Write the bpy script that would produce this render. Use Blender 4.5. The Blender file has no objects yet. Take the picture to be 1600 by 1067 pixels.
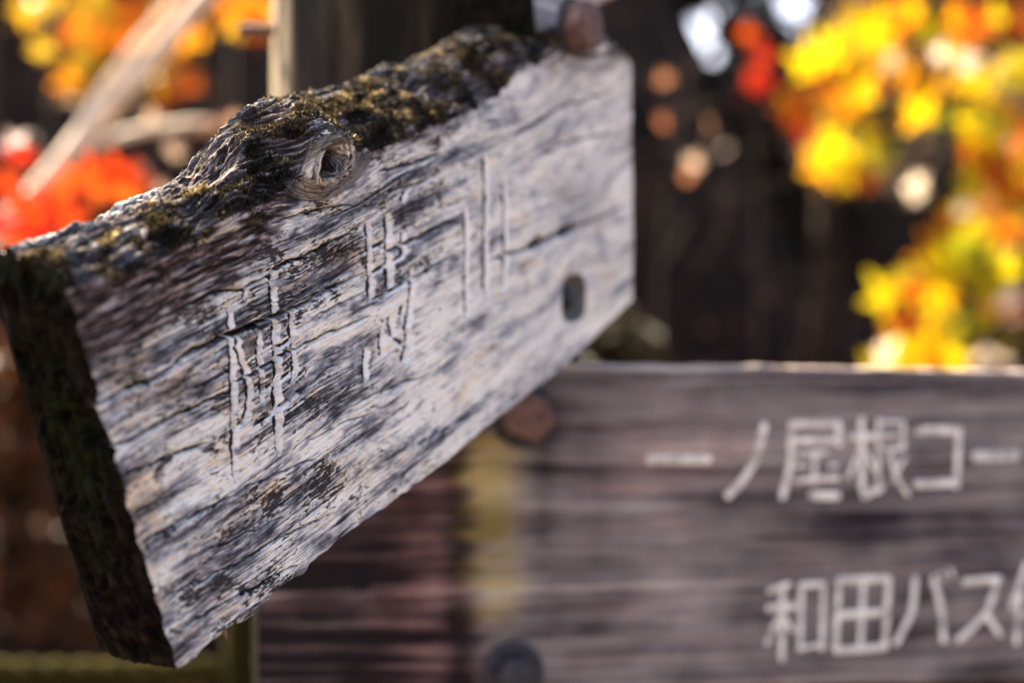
import bpy, math, random
import numpy as np
from mathutils import Vector, Matrix

R = math.radians
SC = bpy.context.scene
COL = SC.collection
random.seed(7)
rng = np.random.default_rng(11)

# ------------------------------------------------------------------ camera, sky, sun, exposure
F = 1600 * 50 / 36          # focal length in photograph pixels
CZ = 1.40                   # eye height above the ground
cam = bpy.data.cameras.new('camera')
cam.lens = 50; cam.sensor_width = 36
cam.clip_start = 0.02; cam.clip_end = 500
cam.dof.use_dof = True
cam.dof.focus_distance = 0.945
cam.dof.aperture_fstop = 2.05
cam.dof.aperture_blades = 0
camo = bpy.data.objects.new('camera', cam)
camo.location = (0, 0, CZ); camo.rotation_euler = (R(90), 0, 0)
COL.objects.link(camo); SC.camera = camo

SUN_AZ, SUN_EL = -39.0, 45.0          # degrees; azimuth from straight ahead, negative to the left
world = bpy.data.worlds.new('World'); SC.world = world; world.use_nodes = True
wn = world.node_tree
sky = wn.nodes.new('ShaderNodeTexSky'); sky.sky_type = 'NISHITA'
sky.sun_disc = False; sky.sun_elevation = R(SUN_EL); sky.sun_rotation = R(SUN_AZ)
sky.dust_density = 5.0; sky.ozone_density = 0.0; sky.air_density = 0.6
bg = wn.nodes['Background']; bg.inputs[1].default_value = 0.09
wn.links.new(sky.outputs[0], bg.inputs[0])

sun = bpy.data.lights.new('sun', 'SUN'); sun.energy = 5.0; sun.angle = R(0.5); sun.color = (1.0, 0.84, 0.62)
suno = bpy.data.objects.new('sun', sun); COL.objects.link(suno)
SD = Vector((math.sin(R(SUN_AZ)) * math.cos(R(SUN_EL)), math.cos(R(SUN_AZ)) * math.cos(R(SUN_EL)), math.sin(R(SUN_EL))))
suno.rotation_euler = (-SD).to_track_quat('-Z', 'Y').to_euler(); suno.location = SD * 20

vs = SC.view_settings
vs.view_transform = 'Standard'; vs.look = 'None'; vs.gamma = 1.0; vs.use_curve_mapping = False
vs.exposure = 3.1
SC.render.engine = 'CYCLES'
SC.cycles.max_bounces = 4; SC.cycles.diffuse_bounces = 3; SC.cycles.caustics_reflective = False; SC.cycles.caustics_refractive = False
SC.cycles.use_denoising = True

# ------------------------------------------------------------------ helpers: projection
def ray(x, y):
    return np.stack([(np.asarray(x, float) - 800) / F, np.ones_like(np.asarray(x, float)), (533.5 - np.asarray(y, float)) / F], -1)
def at(x, y, Y):
    """photograph pixel at depth Y, world point"""
    r = ray(x, y) * Y
    return Vector((r[0], r[1], r[2] + CZ))
class Plane:
    """vertical plane: point + horizontal direction d; normal faces the viewer"""
    def __init__(s, x, Y, yaw):
        s.p0 = np.array([(x - 800) / F * Y, Y, 0.0])
        s.d = np.array([math.cos(R(yaw)), math.sin(R(yaw)), 0.0])
        s.n = np.array([s.d[1], -s.d[0], 0.0])
        s.up = np.array([0, 0, 1.0])
    def hit(s, x, y, off=0.0):
        r = ray(x, y); p = s.p0 - s.n * off
        t = p.dot(s.n) / (r @ s.n)
        P = r * t[..., None] - p
        return P @ s.d, P[..., 2]
    def pos(s, S, Z, off=0.0):
        P = s.p0 + np.asarray(S)[..., None] * s.d + np.asarray(Z)[..., None] * s.up + np.asarray(off)[..., None] * s.n
        return P + np.array([0, 0, CZ])
    def px(s, S, Z, off=0.0):
        P = s.pos(S, Z, off); return 800 + F * P[..., 0] / P[..., 1], 533.5 - F * (P[..., 2] - CZ) / P[..., 1]

# ------------------------------------------------------------------ helpers: noise
_perm = np.random.default_rng(3).permutation(256).astype(np.int64)
_perm = np.concatenate([_perm, _perm])
_ang = np.random.default_rng(4).uniform(0, 2 * np.pi, 256); _gx = np.cos(_ang); _gy = np.sin(_ang)
def perlin(x, y, seed=0):
    x = np.asarray(x, float) + seed * 17.31; y = np.asarray(y, float) + seed * 9.77
    xi = np.floor(x).astype(np.int64); yi = np.floor(y).astype(np.int64)
    xf = x - xi; yf = y - yi
    u = xf * xf * xf * (xf * (xf * 6 - 15) + 10); v = yf * yf * yf * (yf * (yf * 6 - 15) + 10)
    def g(ix, iy, dx, dy):
        h = _perm[_perm[ix & 255] + (iy & 255)]
        return _gx[h] * dx + _gy[h] * dy
    a = g(xi, yi, xf, yf); b = g(xi + 1, yi, xf - 1, yf); c = g(xi, yi + 1, xf, yf - 1); d = g(xi + 1, yi + 1, xf - 1, yf - 1)
    return 1.5 * ((a * (1 - u) + b * u) * (1 - v) + (c * (1 - u) + d * u) * v)
def fbm(x, y, o=4, seed=0):
    s = 0; a = 1.0; t = 0
    for k in range(o):
        s = s + a * perlin(x * 2 ** k, y * 2 ** k, seed + k * 3); t += a; a *= 0.5
    return s / t
def sstep(a, b, x):
    t = np.clip((x - a) / (b - a), 0, 1); return t * t * (3 - 2 * t)

# ------------------------------------------------------------------ helpers: mesh objects
def np_mesh(name, V, Q, smooth=True):
    me = bpy.data.meshes.new(name); V = np.asarray(V, np.float32).reshape(-1, 3); Q = np.asarray(Q, np.int32)
    k = Q.shape[1]
    me.vertices.add(len(V)); me.vertices.foreach_set('co', V.ravel())
    me.loops.add(Q.size); me.loops.foreach_set('vertex_index', Q.ravel())
    me.polygons.add(len(Q)); me.polygons.foreach_set('loop_start', np.arange(0, Q.size, k, dtype=np.int32))
    me.polygons.foreach_set('loop_total', np.full(len(Q), k, np.int32))
    me.polygons.foreach_set('use_smooth', np.full(len(Q), smooth, bool))
    me.update(calc_edges=True); return me
def grid_quads(nr, nc, base=0, wrap_r=False):
    r = np.arange(nr if wrap_r else nr - 1); c = np.arange(nc - 1)
    rr, cc = np.meshgrid(r, c, indexing='ij'); r2 = (rr + 1) % nr
    return (base + np.stack([rr * nc + cc, rr * nc + cc + 1, r2 * nc + cc + 1, r2 * nc + cc], -1)).reshape(-1, 4)
def grid_normals(P, wrap_r=False):
    if wrap_r:
        dr = np.roll(P, -1, 0) - np.roll(P, 1, 0)
    else:
        dr = np.gradient(P, axis=0)
    dc = np.gradient(P, axis=1)
    N = np.cross(dc, dr); return N / (np.linalg.norm(N, axis=-1, keepdims=True) + 1e-12)
def link(name, me, mat, parent=None, mats=None):
    if parent is not None: me.transform(Matrix.Translation(-parent.matrix_world.translation if False else -wloc(parent)))
    o = bpy.data.objects.new(name, me); COL.objects.link(o)
    if mat is not None and not len(me.materials): me.materials.append(mat)
    if parent is not None: o.parent = parent
    return o
def wloc(o):
    v = Vector((0, 0, 0))
    while o is not None: v = v + o.location; o = o.parent
    return v
def empty(name, loc, label, cat, group=None):
    o = bpy.data.objects.new(name, None); COL.objects.link(o); o.location = loc; o.empty_display_size = .05
    o['label'] = label; o['category'] = cat
    if group: o['group'] = group
    return o
def attr(me, name, arr, kind='FLOAT_COLOR'):
    a = me.attributes.new(name, kind, 'POINT')
    a.data.foreach_set('color' if kind == 'FLOAT_COLOR' else 'vector', np.asarray(arr, np.float32).ravel())
def tube(pts, radii, seg=10, bump=0.0, seed=0, caps=True):
    """tapered tube along a polyline -> V, F(list)"""
    P = np.array([list(p) for p in pts], float); n = len(P); V = []; rs = np.random.default_rng(seed)
    for i in range(n):
        t = P[min(i + 1, n - 1)] - P[max(i - 1, 0)]; t /= np.linalg.norm(t) + 1e-9
        a = np.cross(t, [0, 0, 1.0]) if abs(t[2]) < .9 else np.cross(t, [0, 1.0, 0]); a /= np.linalg.norm(a); b = np.cross(t, a)
        for k in range(seg):
            th = 2 * math.pi * k / seg; rr = radii[i] * (1 + bump * rs.normal())
            V.append(P[i] + rr * (math.cos(th) * a + math.sin(th) * b))
    Fc = [(i * seg + k, i * seg + (k + 1) % seg, (i + 1) * seg + (k + 1) % seg, (i + 1) * seg + k) for i in range(n - 1) for k in range(seg)]
    if caps: Fc += [tuple(range(seg))[::-1], tuple((n - 1) * seg + k for k in range(seg))]
    return V, Fc
def py_mesh(name, V, Fc, smooth=True):
    me = bpy.data.meshes.new(name); me.from_pydata([tuple(v) for v in V], [], Fc)
    me.polygons.foreach_set('use_smooth', [smooth] * len(me.polygons)); me.update(); return me
def curve_pts(pts, n):
    """Catmull-Rom resample"""
    P = [np.array(list(p), float) for p in pts]; P = [2 * P[0] - P[1]] + P + [2 * P[-1] - P[-2]]; out = []
    m = len(P) - 3
    for k in range(n):
        t = k / (n - 1) * m; i = min(int(t), m - 1); t -= i; a, b, c, d = P[i:i + 4]
        out.append(0.5 * ((2 * b) + (c - a) * t + (2 * a - 5 * b + 4 * c - d) * t * t + (3 * b - a - 3 * c + d) * t ** 3))
    return out

# ------------------------------------------------------------------ helpers: materials
class NT:
    def __init__(s, name):
        s.m = bpy.data.materials.new(name); s.m.use_nodes = True; s.t = s.m.node_tree
        s.b = s.t.nodes['Principled BSDF']; s.out = s.t.nodes['Material Output']
    def new(s, kind, **kw):
        n = s.t.nodes.new(kind)
        for k, v in kw.items(): setattr(n, k, v)
        return n
    def plug(s, sock, v):
        if v is None: return
        if isinstance(v, bpy.types.NodeSocket): s.t.links.new(v, sock)
        elif isinstance(v, (tuple, list)) and len(v) == 3 and sock.type == 'RGBA': sock.default_value = (*v, 1)
        else: sock.default_value = v
    def attr(s, name, out=0): n = s.new('ShaderNodeAttribute', attribute_name=name); return n.outputs[out]
    def sep(s, c): n = s.new('ShaderNodeSeparateColor'); s.plug(n.inputs[0], c); return n.outputs
    def mapping(s, vec, scale=(1, 1, 1), loc=(0, 0, 0)):
        n = s.new('ShaderNodeMapping'); s.plug(n.inputs[0], vec); n.inputs['Scale'].default_value = scale; n.inputs['Location'].default_value = loc; return n.outputs[0]
    def obj(s): return s.new('ShaderNodeTexCoord').outputs['Object']
    def noise(s, vec, scale=5, detail=4, rough=.55, dist=0.0):
        n = s.new('ShaderNodeTexNoise'); s.plug(n.inputs['Vector'], vec); n.inputs['Scale'].default_value = scale
        n.inputs['Detail'].default_value = detail; n.inputs['Roughness'].default_value = rough; n.inputs['Distortion'].default_value = dist; return n.outputs[0]
    def math(s, op, a, b=0.0, c=None, clamp=False):
        n = s.new('ShaderNodeMath', operation=op, use_clamp=clamp); s.plug(n.inputs[0], a); s.plug(n.inputs[1], b)
        if c is not None: s.plug(n.inputs[2], c)
        return n.outputs[0]
    def ramp(s, f, stops):
        n = s.new('ShaderNodeValToRGB'); s.plug(n.inputs[0], f); e = n.color_ramp.elements
        while len(e) < len(stops): e.new(0.5)
        for k, (p, c) in enumerate(stops):
            e[k].position = p; e[k].color = (*c, 1) if len(c) == 3 else c
        return n.outputs[0]
    def range(s, f, a, b, c=0.0, d=1.0):
        n = s.new('ShaderNodeMapRange', interpolation_type='SMOOTHSTEP'); s.plug(n.inputs[0], f)
        for k, v in enumerate((a, b, c, d)): n.inputs[k + 1].default_value = v
        return n.outputs[0]
    def mix(s, f, a, b, mode='MIX'):
        n = s.new('ShaderNodeMix', data_type='RGBA', blend_type=mode); s.plug(n.inputs[0], f); s.plug(n.inputs[6], a); s.plug(n.inputs[7], b); return n.outputs[2]
    def bump(s, h, strength=.5, dist=.001, normal=None):
        n = s.new('ShaderNodeBump'); s.plug(n.inputs['Height'], h); n.inputs['Strength'].default_value = strength; n.inputs['Distance'].default_value = dist
        if normal is not None: s.plug(n.inputs['Normal'], normal)
        return n.outputs[0]
    def done(s, color, rough=.8, normal=None, metal=0.0, spec=.3):
        s.plug(s.b.inputs['Base Color'], color); s.plug(s.b.inputs['Roughness'], rough); s.plug(s.b.inputs['Metallic'], metal)
        s.b.inputs['Specular IOR Level'].default_value = spec
        if normal is not None: s.plug(s.b.inputs['Normal'], normal)
        return s.m

def mat_weathered():
    """silver-grey weathered softwood; masks: R paint left in the carving, G rotten brown/moss, B dirt in cracks plus shade painted into holes and carved edges, A tone"""
    t = NT('weathered_wood'); g = t.attr('gc', 1); mk = t.new('ShaderNodeAttribute', attribute_name='mk')
    c = t.sep(mk.outputs[0]); tone = mk.outputs[3]
    fib = t.noise(t.mapping(g, (110, 1300, 1)), 1, 4, .6, .08)
    fib2 = t.noise(t.mapping(g, (52, 310, 1), (3, 7, 0)), 1, 5, .62, .12)
    band = t.noise(t.mapping(g, (8, 60, 1), (9, 2, 0)), 1, 5, .6, .2)
    blot = t.noise(t.mapping(g, (30, 60, 1), (1, 5, 0)), 1, 6, .65, .2)
    speck = t.noise(t.mapping(g, (240, 800, 1), (4, 4, 0)), 1, 4, .7)
    fl = t.noise(t.mapping(g, (150, 580, 1), (6, 3, 0)), 1, 5, .68, .1)
    lng = t.noise(t.mapping(g, (5, 800, 1), (2, 6, 0)), 1, 3, .6, .02)              # long unbroken fibres
    sh = t.math('MULTIPLY', t.math('SUBTRACT', tone, .5), 1.05)                     # place-by-place weathering
    con = t.attr('con', 2)
    # broad grey weathering
    v = t.math('MULTIPLY_ADD', fib2, .55, t.math('MULTIPLY_ADD', band, 1.05, t.math('MULTIPLY_ADD', blot, .9, t.math('MULTIPLY', fib, .4))))
    v = t.math('MULTIPLY_ADD', lng, .5, v); v = t.math('MULTIPLY', t.math('SUBTRACT', v, 1.70), t.math('MULTIPLY', con, 1.95)); v = t.math('ADD', t.math('ADD', v, .615), sh)
    col = t.ramp(v, [(0.0, (.028, .026, .029)), (.25, (.104, .101, .110)), (.45, (.270, .264, .275)), (.62, (.51, .487, .455)), (.80, (.72, .668, .575)), (1.0, (.83, .775, .665))])
    # short dark pores and checks between the bleached fibres, dense in the sooty patches
    w = t.math('MULTIPLY_ADD', fl, .8, t.math('MULTIPLY_ADD', fib, .25, t.math('MULTIPLY_ADD', blot, 1.05, t.math('MULTIPLY', speck, .35))))
    w = t.math('SUBTRACT', w, t.math('MULTIPLY', lng, .42)); w = t.math('SUBTRACT', t.math('SUBTRACT', w, 1.015), t.math('MULTIPLY', sh, .9))
    fm = t.range(w, .040, .110); fm = t.math('MULTIPLY', fm, t.range(con, .5, 1.2, .30, .97))
    col = t.mix(fm, col, (.024, .022, .027))
    # warm brown and ochre stains
    st = t.noise(t.mapping(g, (16, 38, 1), (20, 1, 0)), 1, 5, .6, .3)
    col = t.mix(t.range(st, .55, .72, 0, .55), col, t.mix(1.0, col, (.95, .66, .38), 'MULTIPLY'))
    st2 = t.noise(t.mapping(g, (26, 330, 1), (2, 8, 0)), 1, 4, .6)
    oc = t.attr('oc', 2); col = t.mix(t.math('MULTIPLY', oc, t.range(fib2, .30, .62, .35, 1.0)), col, t.mix(1.0, col, (.96, .72, .46), 'MULTIPLY'))
    brown = t.ramp(t.math('ADD', t.math('MULTIPLY', fib2, .6), t.math('MULTIPLY', st2, .5)), [(.43, (.006, .005, .005)), (.51, (.026, .018, .016)), (.57, (.075, .050, .045)), (.62, (.25, .19, .175)), (.70, (.52, .46, .43))])
    col = t.mix(c[1], col, brown)
    cream = t.ramp(t.noise(t.mapping(g, (250, 500, 1)), 1, 4, .6), [(.24, (.58, .54, .46)), (.44, (.86, .83, .76)), (.8, (.90, .87, .81))])
    col = t.mix(c[2], col, (.012, .011, .013))
    col = t.mix(c[0], col, cream)
    h = t.math('MULTIPLY_ADD', fib, .7, t.math('MULTIPLY', speck, .6)); h = t.math('MULTIPLY_ADD', fib2, .9, h); h = t.math('MULTIPLY_ADD', lng, 1.1, h); h = t.math('SUBTRACT', h, t.math('MULTIPLY', fm, .9))
    nb = t.bump(h, .8, .0011)
    return t.done(col, .9, nb, spec=.10)

def mat_endgrain():
    t = NT('rotten_end_grain'); g = t.attr('gc', 1); mk = t.new('ShaderNodeAttribute', attribute_name='mk'); c = t.sep(mk.outputs[0])
    n1 = t.noise(t.mapping(g, (420, 60, 1)), 1, 5, .6, .6); n2 = t.noise(t.mapping(g, (120, 120, 1), (4, 2, 0)), 1, 5, .65)
    v = t.math('ADD', t.math('MULTIPLY', n1, .55), t.math('MULTIPLY', n2, .5))
    col = t.ramp(v, [(.40, (.0008, .0007, .0007)), (.52, (.0035, .0025, .002)), (.60, (.012, .0075, .0055)), (.72, (.034, .020, .013))])
    moss = t.ramp(t.noise(t.mapping(g, (700, 420, 1)), 1, 4, .7), [(.35, (.0015, .002, .001)), (.55, (.011, .014, .005)), (.75, (.038, .044, .016))])
    col = t.mix(t.math('MULTIPLY', c[1], t.range(n2, .40, .56)), col, moss)
    return t.done(col, .95, t.bump(v, .9, .003), spec=.05)

def mat_grey_board(name, hue=0.0, light=1.0):
    t = NT(name); g = t.attr('gc', 1); mk = t.new('ShaderNodeAttribute', attribute_name='mk'); c = t.sep(mk.outputs[0])
    fine = t.noise(t.mapping(g, (9, 420, 1)), 1, 5, .6, .4); band = t.noise(t.mapping(g, (2.2, 70, 1), (3, 1, 0)), 1, 5, .65, .8)
    blot = t.noise(t.mapping(g, (11, 16, 1), (7, 3, 0)), 1, 4, .55)
    v = t.math('MULTIPLY_ADD', fine, .34, t.math('MULTIPLY_ADD', band, .66, t.math('MULTIPLY', blot, .46)))
    v = t.math('ADD', v, mk.outputs[3])
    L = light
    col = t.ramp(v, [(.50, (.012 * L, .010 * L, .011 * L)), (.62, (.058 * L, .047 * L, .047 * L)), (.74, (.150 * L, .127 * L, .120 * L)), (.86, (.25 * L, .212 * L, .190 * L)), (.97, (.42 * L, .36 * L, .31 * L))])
    col = t.mix(c[0], col, t.mix(1.0, col, (1.12, .78, .75), 'MULTIPLY'))           # reddish heartwood stain
    col = t.mix(c[1], col, t.mix(t.range(blot, .35, .65), (.17, .13, .03), (.38, .30, .11)))   # yellow-green algae run
    col = t.mix(c[2], col, (.010, .009, .011))
    return t.done(col, .9, t.bump(v, .7, .0015), spec=.08)

def mat_simple(name, stops, scale=(20, 20, 20), rough=.8, bump=.3, bd=.002, metal=0.0, spec=.3, detail=5):
    t = NT(name); n = t.noise(t.mapping(t.obj(), scale), 1, detail, .6, .2)
    return t.done(t.ramp(n, stops), rough, t.bump(n, bump, bd), metal, spec)

def mat_leaf(name, stops, trans=.55, rough=.45, vein=True):
    """thin leaf: reflects and lets light through; colour differs leaf by leaf"""
    t = NT(name); oi = t.new('ShaderNodeObjectInfo')
    n = t.noise(t.obj(), 28, 3, .6)
    v = t.math('ADD', oi.outputs['Random'], t.math('MULTIPLY', t.math('SUBTRACT', n, .5), .35))
    col = t.ramp(v, stops)
    t.done(col, rough, None, 0, .12)
    tr = t.new('ShaderNodeBsdfTranslucent'); t.plug(tr.inputs[0], col)
    mx = t.new('ShaderNodeMixShader'); mx.inputs[0].default_value = trans
    t.t.links.new(t.b.outputs[0], mx.inputs[1]); t.t.links.new(tr.outputs[0], mx.inputs[2]); t.t.links.new(mx.outputs[0], t.out.inputs[0])
    return t.m

def mat_foliage(name, stops, trans=.25, scale=9):
    """mass of small leaves in one mesh: colour from position"""
    t = NT(name); n = t.noise(t.obj(), scale, 5, .7); col = t.ramp(n, stops)
    t.done(col, .6, None, 0, .2)
    tr = t.new('ShaderNodeBsdfTranslucent'); t.plug(tr.inputs[0], col)
    mx = t.new('ShaderNodeMixShader'); mx.inputs[0].default_value = trans
    t.t.links.new(t.b.outputs[0], mx.inputs[1]); t.t.links.new(tr.outputs[0], mx.inputs[2]); t.t.links.new(mx.outputs[0], t.out.inputs[0])
    return t.m

M = {}
M['wood'] = mat_weathered(); M['end'] = mat_endgrain()
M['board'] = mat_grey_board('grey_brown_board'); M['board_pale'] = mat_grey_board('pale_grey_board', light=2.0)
def mat_post():
    t = NT('dark_log'); n = t.noise(t.mapping(t.obj(), (26, 26, 3.0)), 1, 5, .6, .2); c = t.sep(t.attr('mk', 0))
    col = t.ramp(n, [(.3, (.004, .0037, .0035)), (.5, (.010, .009, .0075)), (.60, (.030, .023, .015)), (.72, (.09, .066, .038))])
    col = t.mix(c[0], col, t.ramp(n, [(.3, (.18, .14, .08)), (.55, (.40, .32, .20)), (.8, (.52, .43, .29))]))     # pale wood strip standing in for sunlight along the left flank
    return t.done(col, .9, t.bump(n, .8, .006), spec=.1)
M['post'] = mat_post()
M['rust'] = mat_simple('rusty_iron', [(.3, (.06, .030, .022)), (.5, (.12, .066, .050)), (.7, (.19, .115, .092)), (.9, (.28, .20, .17))], (90, 90, 90), .7, .6, .0012, .25)
M['iron'] = mat_simple('dark_iron', [(.3, (.012, .012, .015)), (.6, (.045, .043, .050)), (.85, (.10, .09, .09))], (140, 140, 140), .6, .5, .001, .4)
M['paint'] = mat_simple('cream_sign_paint', [(.26, (.16, .14, .125)), (.42, (.52, .48, .41)), (.58, (.80, .75, .65))], (50, 50, 90), .7, .4, .0008)
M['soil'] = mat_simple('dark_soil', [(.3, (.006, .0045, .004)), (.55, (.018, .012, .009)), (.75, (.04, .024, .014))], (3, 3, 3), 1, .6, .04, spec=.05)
M['path'] = mat_simple('dry_trodden_path', [(.3, (.06, .043, .030)), (.55, (.11, .082, .058)), (.75, (.16, .12, .09))], (3, 3, 3), 1, .6, .03, spec=.05)
M['bark'] = mat_simple('dark_bark', [(.3, (.006, .005, .005)), (.55, (.022, .016, .013)), (.75, (.06, .042, .030))], (14, 14, 2.5), .95, .8, .02, spec=.08)
M['bark_brown'] = mat_simple('brown_bark', [(.3, (.010, .0065, .005)), (.55, (.028, .018, .012)), (.8, (.065, .044, .03))], (14, 14, 2.5), .95, .8, .02, spec=.08)
M['pale_twig'] = mat_simple('pale_dry_twig', [(.3, (.46, .36, .25)), (.6, (.66, .54, .40)), (.85, (.74, .64, .50))], (20, 20, 20), .7, .3, .003)
M['rope'] = mat_simple('old_rope', [(.3, (.012, .010, .003)), (.6, (.030, .025, .007)), (.85, (.050, .042, .013))], (60, 60, 60), 1, .4, .002, spec=.02)
M['stake'] = mat_simple('mossy_stake', [(.3, (.006, .005, .0015)), (.6, (.018, .015, .0035)), (.85, (.03, .025, .006))], (12, 12, 3), 1, .5, .004, spec=.02)
M['stone'] = mat_simple('blue_grey_stone', [(.3, (.004, .0035, .003)), (.6, (.012, .011, .009)), (.85, (.04, .035, .028))], (6, 6, 6), .9, .7, .02)
M['moss'] = mat_foliage('moss', [(.30, (.006, .0045, .0028)), (.46, (.018, .0135, .0075)), (.54, (.050, .038, .019)), (.61, (.22, .16, .08)), (.68, (.48, .36, .20))], .4, 42)
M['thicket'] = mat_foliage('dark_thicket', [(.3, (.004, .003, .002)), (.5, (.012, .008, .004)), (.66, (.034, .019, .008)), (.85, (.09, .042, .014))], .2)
M['litter'] = mat_foliage('fallen_leaves', [(.3, (.03, .014, .006)), (.5, (.09, .035, .012)), (.7, (.22, .075, .018)), (.85, (.35, .16, .05))], .15)
M['leaf_yellow'] = mat_leaf('autumn_leaf_yellow', [(.0, (.10, .12, .010)), (.12, (.24, .22, .005)), (.26, (.36, .27, .003)), (.50, (.40, .23, .003)), (.68, (.36, .125, .003)), (.86, (.28, .06, .003)), (1, (.16, .025, .005))])
M['leaf_red'] = mat_leaf('autumn_leaf_red', [(0, (.13, .006, .004)), (.5, (.22, .013, .004)), (.8, (.27, .032, .004)), (1, (.28, .065, .006))])
M['leaf_orange'] = mat_leaf('autumn_leaf_orange', [(0, (.30, .06, .005)), (.45, (.38, .125, .005)), (.75, (.34, .19, .01)), (1, (.20, .15, .015))])
M['leaf_pale'] = mat_leaf('pale_glint_leaf', [(0, (.70, .55, .42)), (1, (.80, .72, .58))], .3, .25)

# ------------------------------------------------------------------ the setting: ground and the bank behind
def build_ground():
    nx, ny = 120, 120
    x = np.linspace(-60, 60, nx); y = np.linspace(-40, 5.2, ny); X, Y = np.meshgrid(x, y)
    Z = .05 * fbm(X * .4, Y * .4, 3, 5)
    o = link('ground', np_mesh('ground', np.stack([X, Y, Z], -1), grid_quads(ny, nx)), M['path']); o['kind'] = 'structure'
    nx, ny = 300, 90
    x = np.linspace(-60, 60, nx); q = np.linspace(0, 1, ny)
    X, Qq = np.meshgrid(x, q)
    Y = 5.0 + 60 * Qq ** 2.2
    dip = np.exp(-((X - 1.75) / .75) ** 4)
    Z = -.06 + (4.6 - 2.1 * dip) * sstep(0, .32, Qq) * (1 + .12 * fbm(X * .25, Qq * 2, 2, 9)) + .5 * sstep(.4, 1, Qq) * (1 - .8 * dip) + .16 * fbm(X * 1.2, Y * 1.2, 4, 8) * sstep(0, .05, Qq)
    o = link('hillside', np_mesh('hillside', np.stack([X, Y, Z], -1), grid_quads(ny, nx)), M['soil']); o['kind'] = 'structure'
build_ground()

# ------------------------------------------------------------------ the carved board (in focus)
PL1 = Plane(160, 0.80, 58.2)
T1 = 0.066
def seg_dist(PX, PY, pts, pad):
    """distance, signed offset (positive towards right/below) and 0..1 run along a polyline, near the line only"""
    D = np.full(PX.shape, 1e3); O = np.zeros(PX.shape); U = np.zeros(PX.shape)
    pts = np.array(pts, float); L = np.concatenate([[0], np.cumsum(np.linalg.norm(np.diff(pts, axis=0), axis=1))])
    lo = pts.min(0) - pad; hi = pts.max(0) + pad
    m = (PX > lo[0]) & (PX < hi[0]) & (PY > lo[1]) & (PY < hi[1])
    if not m.any(): return m, None, None, None
    x = PX[m]; y = PY[m]; d = np.full(x.shape, 1e3); o = np.zeros(x.shape); u = np.zeros(x.shape)
    for i in range(len(pts) - 1):
        ax, ay = pts[i]; bx, by = pts[i + 1]; vx, vy = bx - ax, by - ay; l2 = vx * vx + vy * vy + 1e-9
        t = np.clip(((x - ax) * vx + (y - ay) * vy) / l2, 0, 1)
        ex = x - ax - t * vx; ey = y - ay - t * vy; dd = np.hypot(ex, ey)
        k = dd < d; l = math.sqrt(l2); nx, ny = -vy / l, vx / l
        if nx + ny < 0: nx, ny = -nx, -ny
        d = np.where(k, dd, d); o = np.where(k, ex * nx + ey * ny, o); u = np.where(k, (L[i] + t * l) / L[-1], u)
    return m, d, o, u

CRACKS = [  # polyline, half width px, depth m
    ([(150, 634), (190, 612), (245, 590), (309, 545), (363, 521), (421, 499), (470, 478), (501, 459), (540, 440), (574, 422)], 3.6, .008),
    ([(309, 545), (350, 528), (400, 510), (440, 492)], 5.0, .007),
    ([(168, 700), (215, 682), (282, 646), (330, 625), (362, 612)], 3.4, .006),
    ([(195, 742), (240, 725), (289, 703), (330, 690)], 3.0, .005),
    ([(218, 847), (270, 822), (330, 790), (366, 773)], 2.6, .006),
    ([(300, 608), (330, 595), (362, 577)], 3.0, .006), ([(364, 598), (400, 580), (434, 560), (470, 540)], 2.4, .005),
    ([(300, 470), (340, 455), (380, 452), (420, 430), (449, 410), (477, 402), (542, 366), (562, 350)], 3.0, .006),
    ([(437, 640), (465, 612), (490, 597), (512, 578)], 2.4, .005),
    ([(460, 545), (500, 526), (540, 510), (578, 494)], 2.2, .005), ([(480, 500), (530, 476), (578, 452)], 1.6, .004),
    ([(582, 475), (642, 436), (687, 410), (725, 391)], 2.2, .005), ([(600, 398), (635, 380), (665, 366), (698, 348)], 3.2, .006),
    ([(698, 350), (720, 342)], 1.2, .002), ([(590, 268), (624, 262), (660, 250), (690, 236)], 2.6, .005), ([(600, 300), (650, 288), (700, 262)], 2.0, .003),
    ([(690, 326), (722, 314)], 1.2, .002), ([(762, 406), (800, 396), (826, 388), (860, 372), (900, 354)], 3.0, .006), ([(896, 356), (940, 338), (986, 318)], 2.2, .002),
    ([(430, 350), (470, 335), (520, 322), (560, 320)], 1.8, .003), ([(380, 760), (430, 742), (500, 712)], 1.4, .003),
    ([(245, 935), (300, 915), (370, 880), (440, 840), (520, 800)], 2.0, .004), ([(268, 990), (330, 955), (400, 915), (470, 878)], 2.6, .006),
    ([(300, 870), (380, 835), (450, 805)], 1.3, .003), ([(540, 640), (600, 610), (680, 580)], 1.5, .002), ([(210, 800), (260, 778), (320, 752)], 1.6, .003),
    ([(640, 700), (700, 668), (780, 610)], 1.5, .003), ([(480, 690), (540, 660), (590, 640)], 1.4, .002),
    ([(830, 250), (880, 225), (960, 205)], 2.0, .002), ([(800, 215), (870, 170), (960, 140)], 2.4, .002),
]
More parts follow.
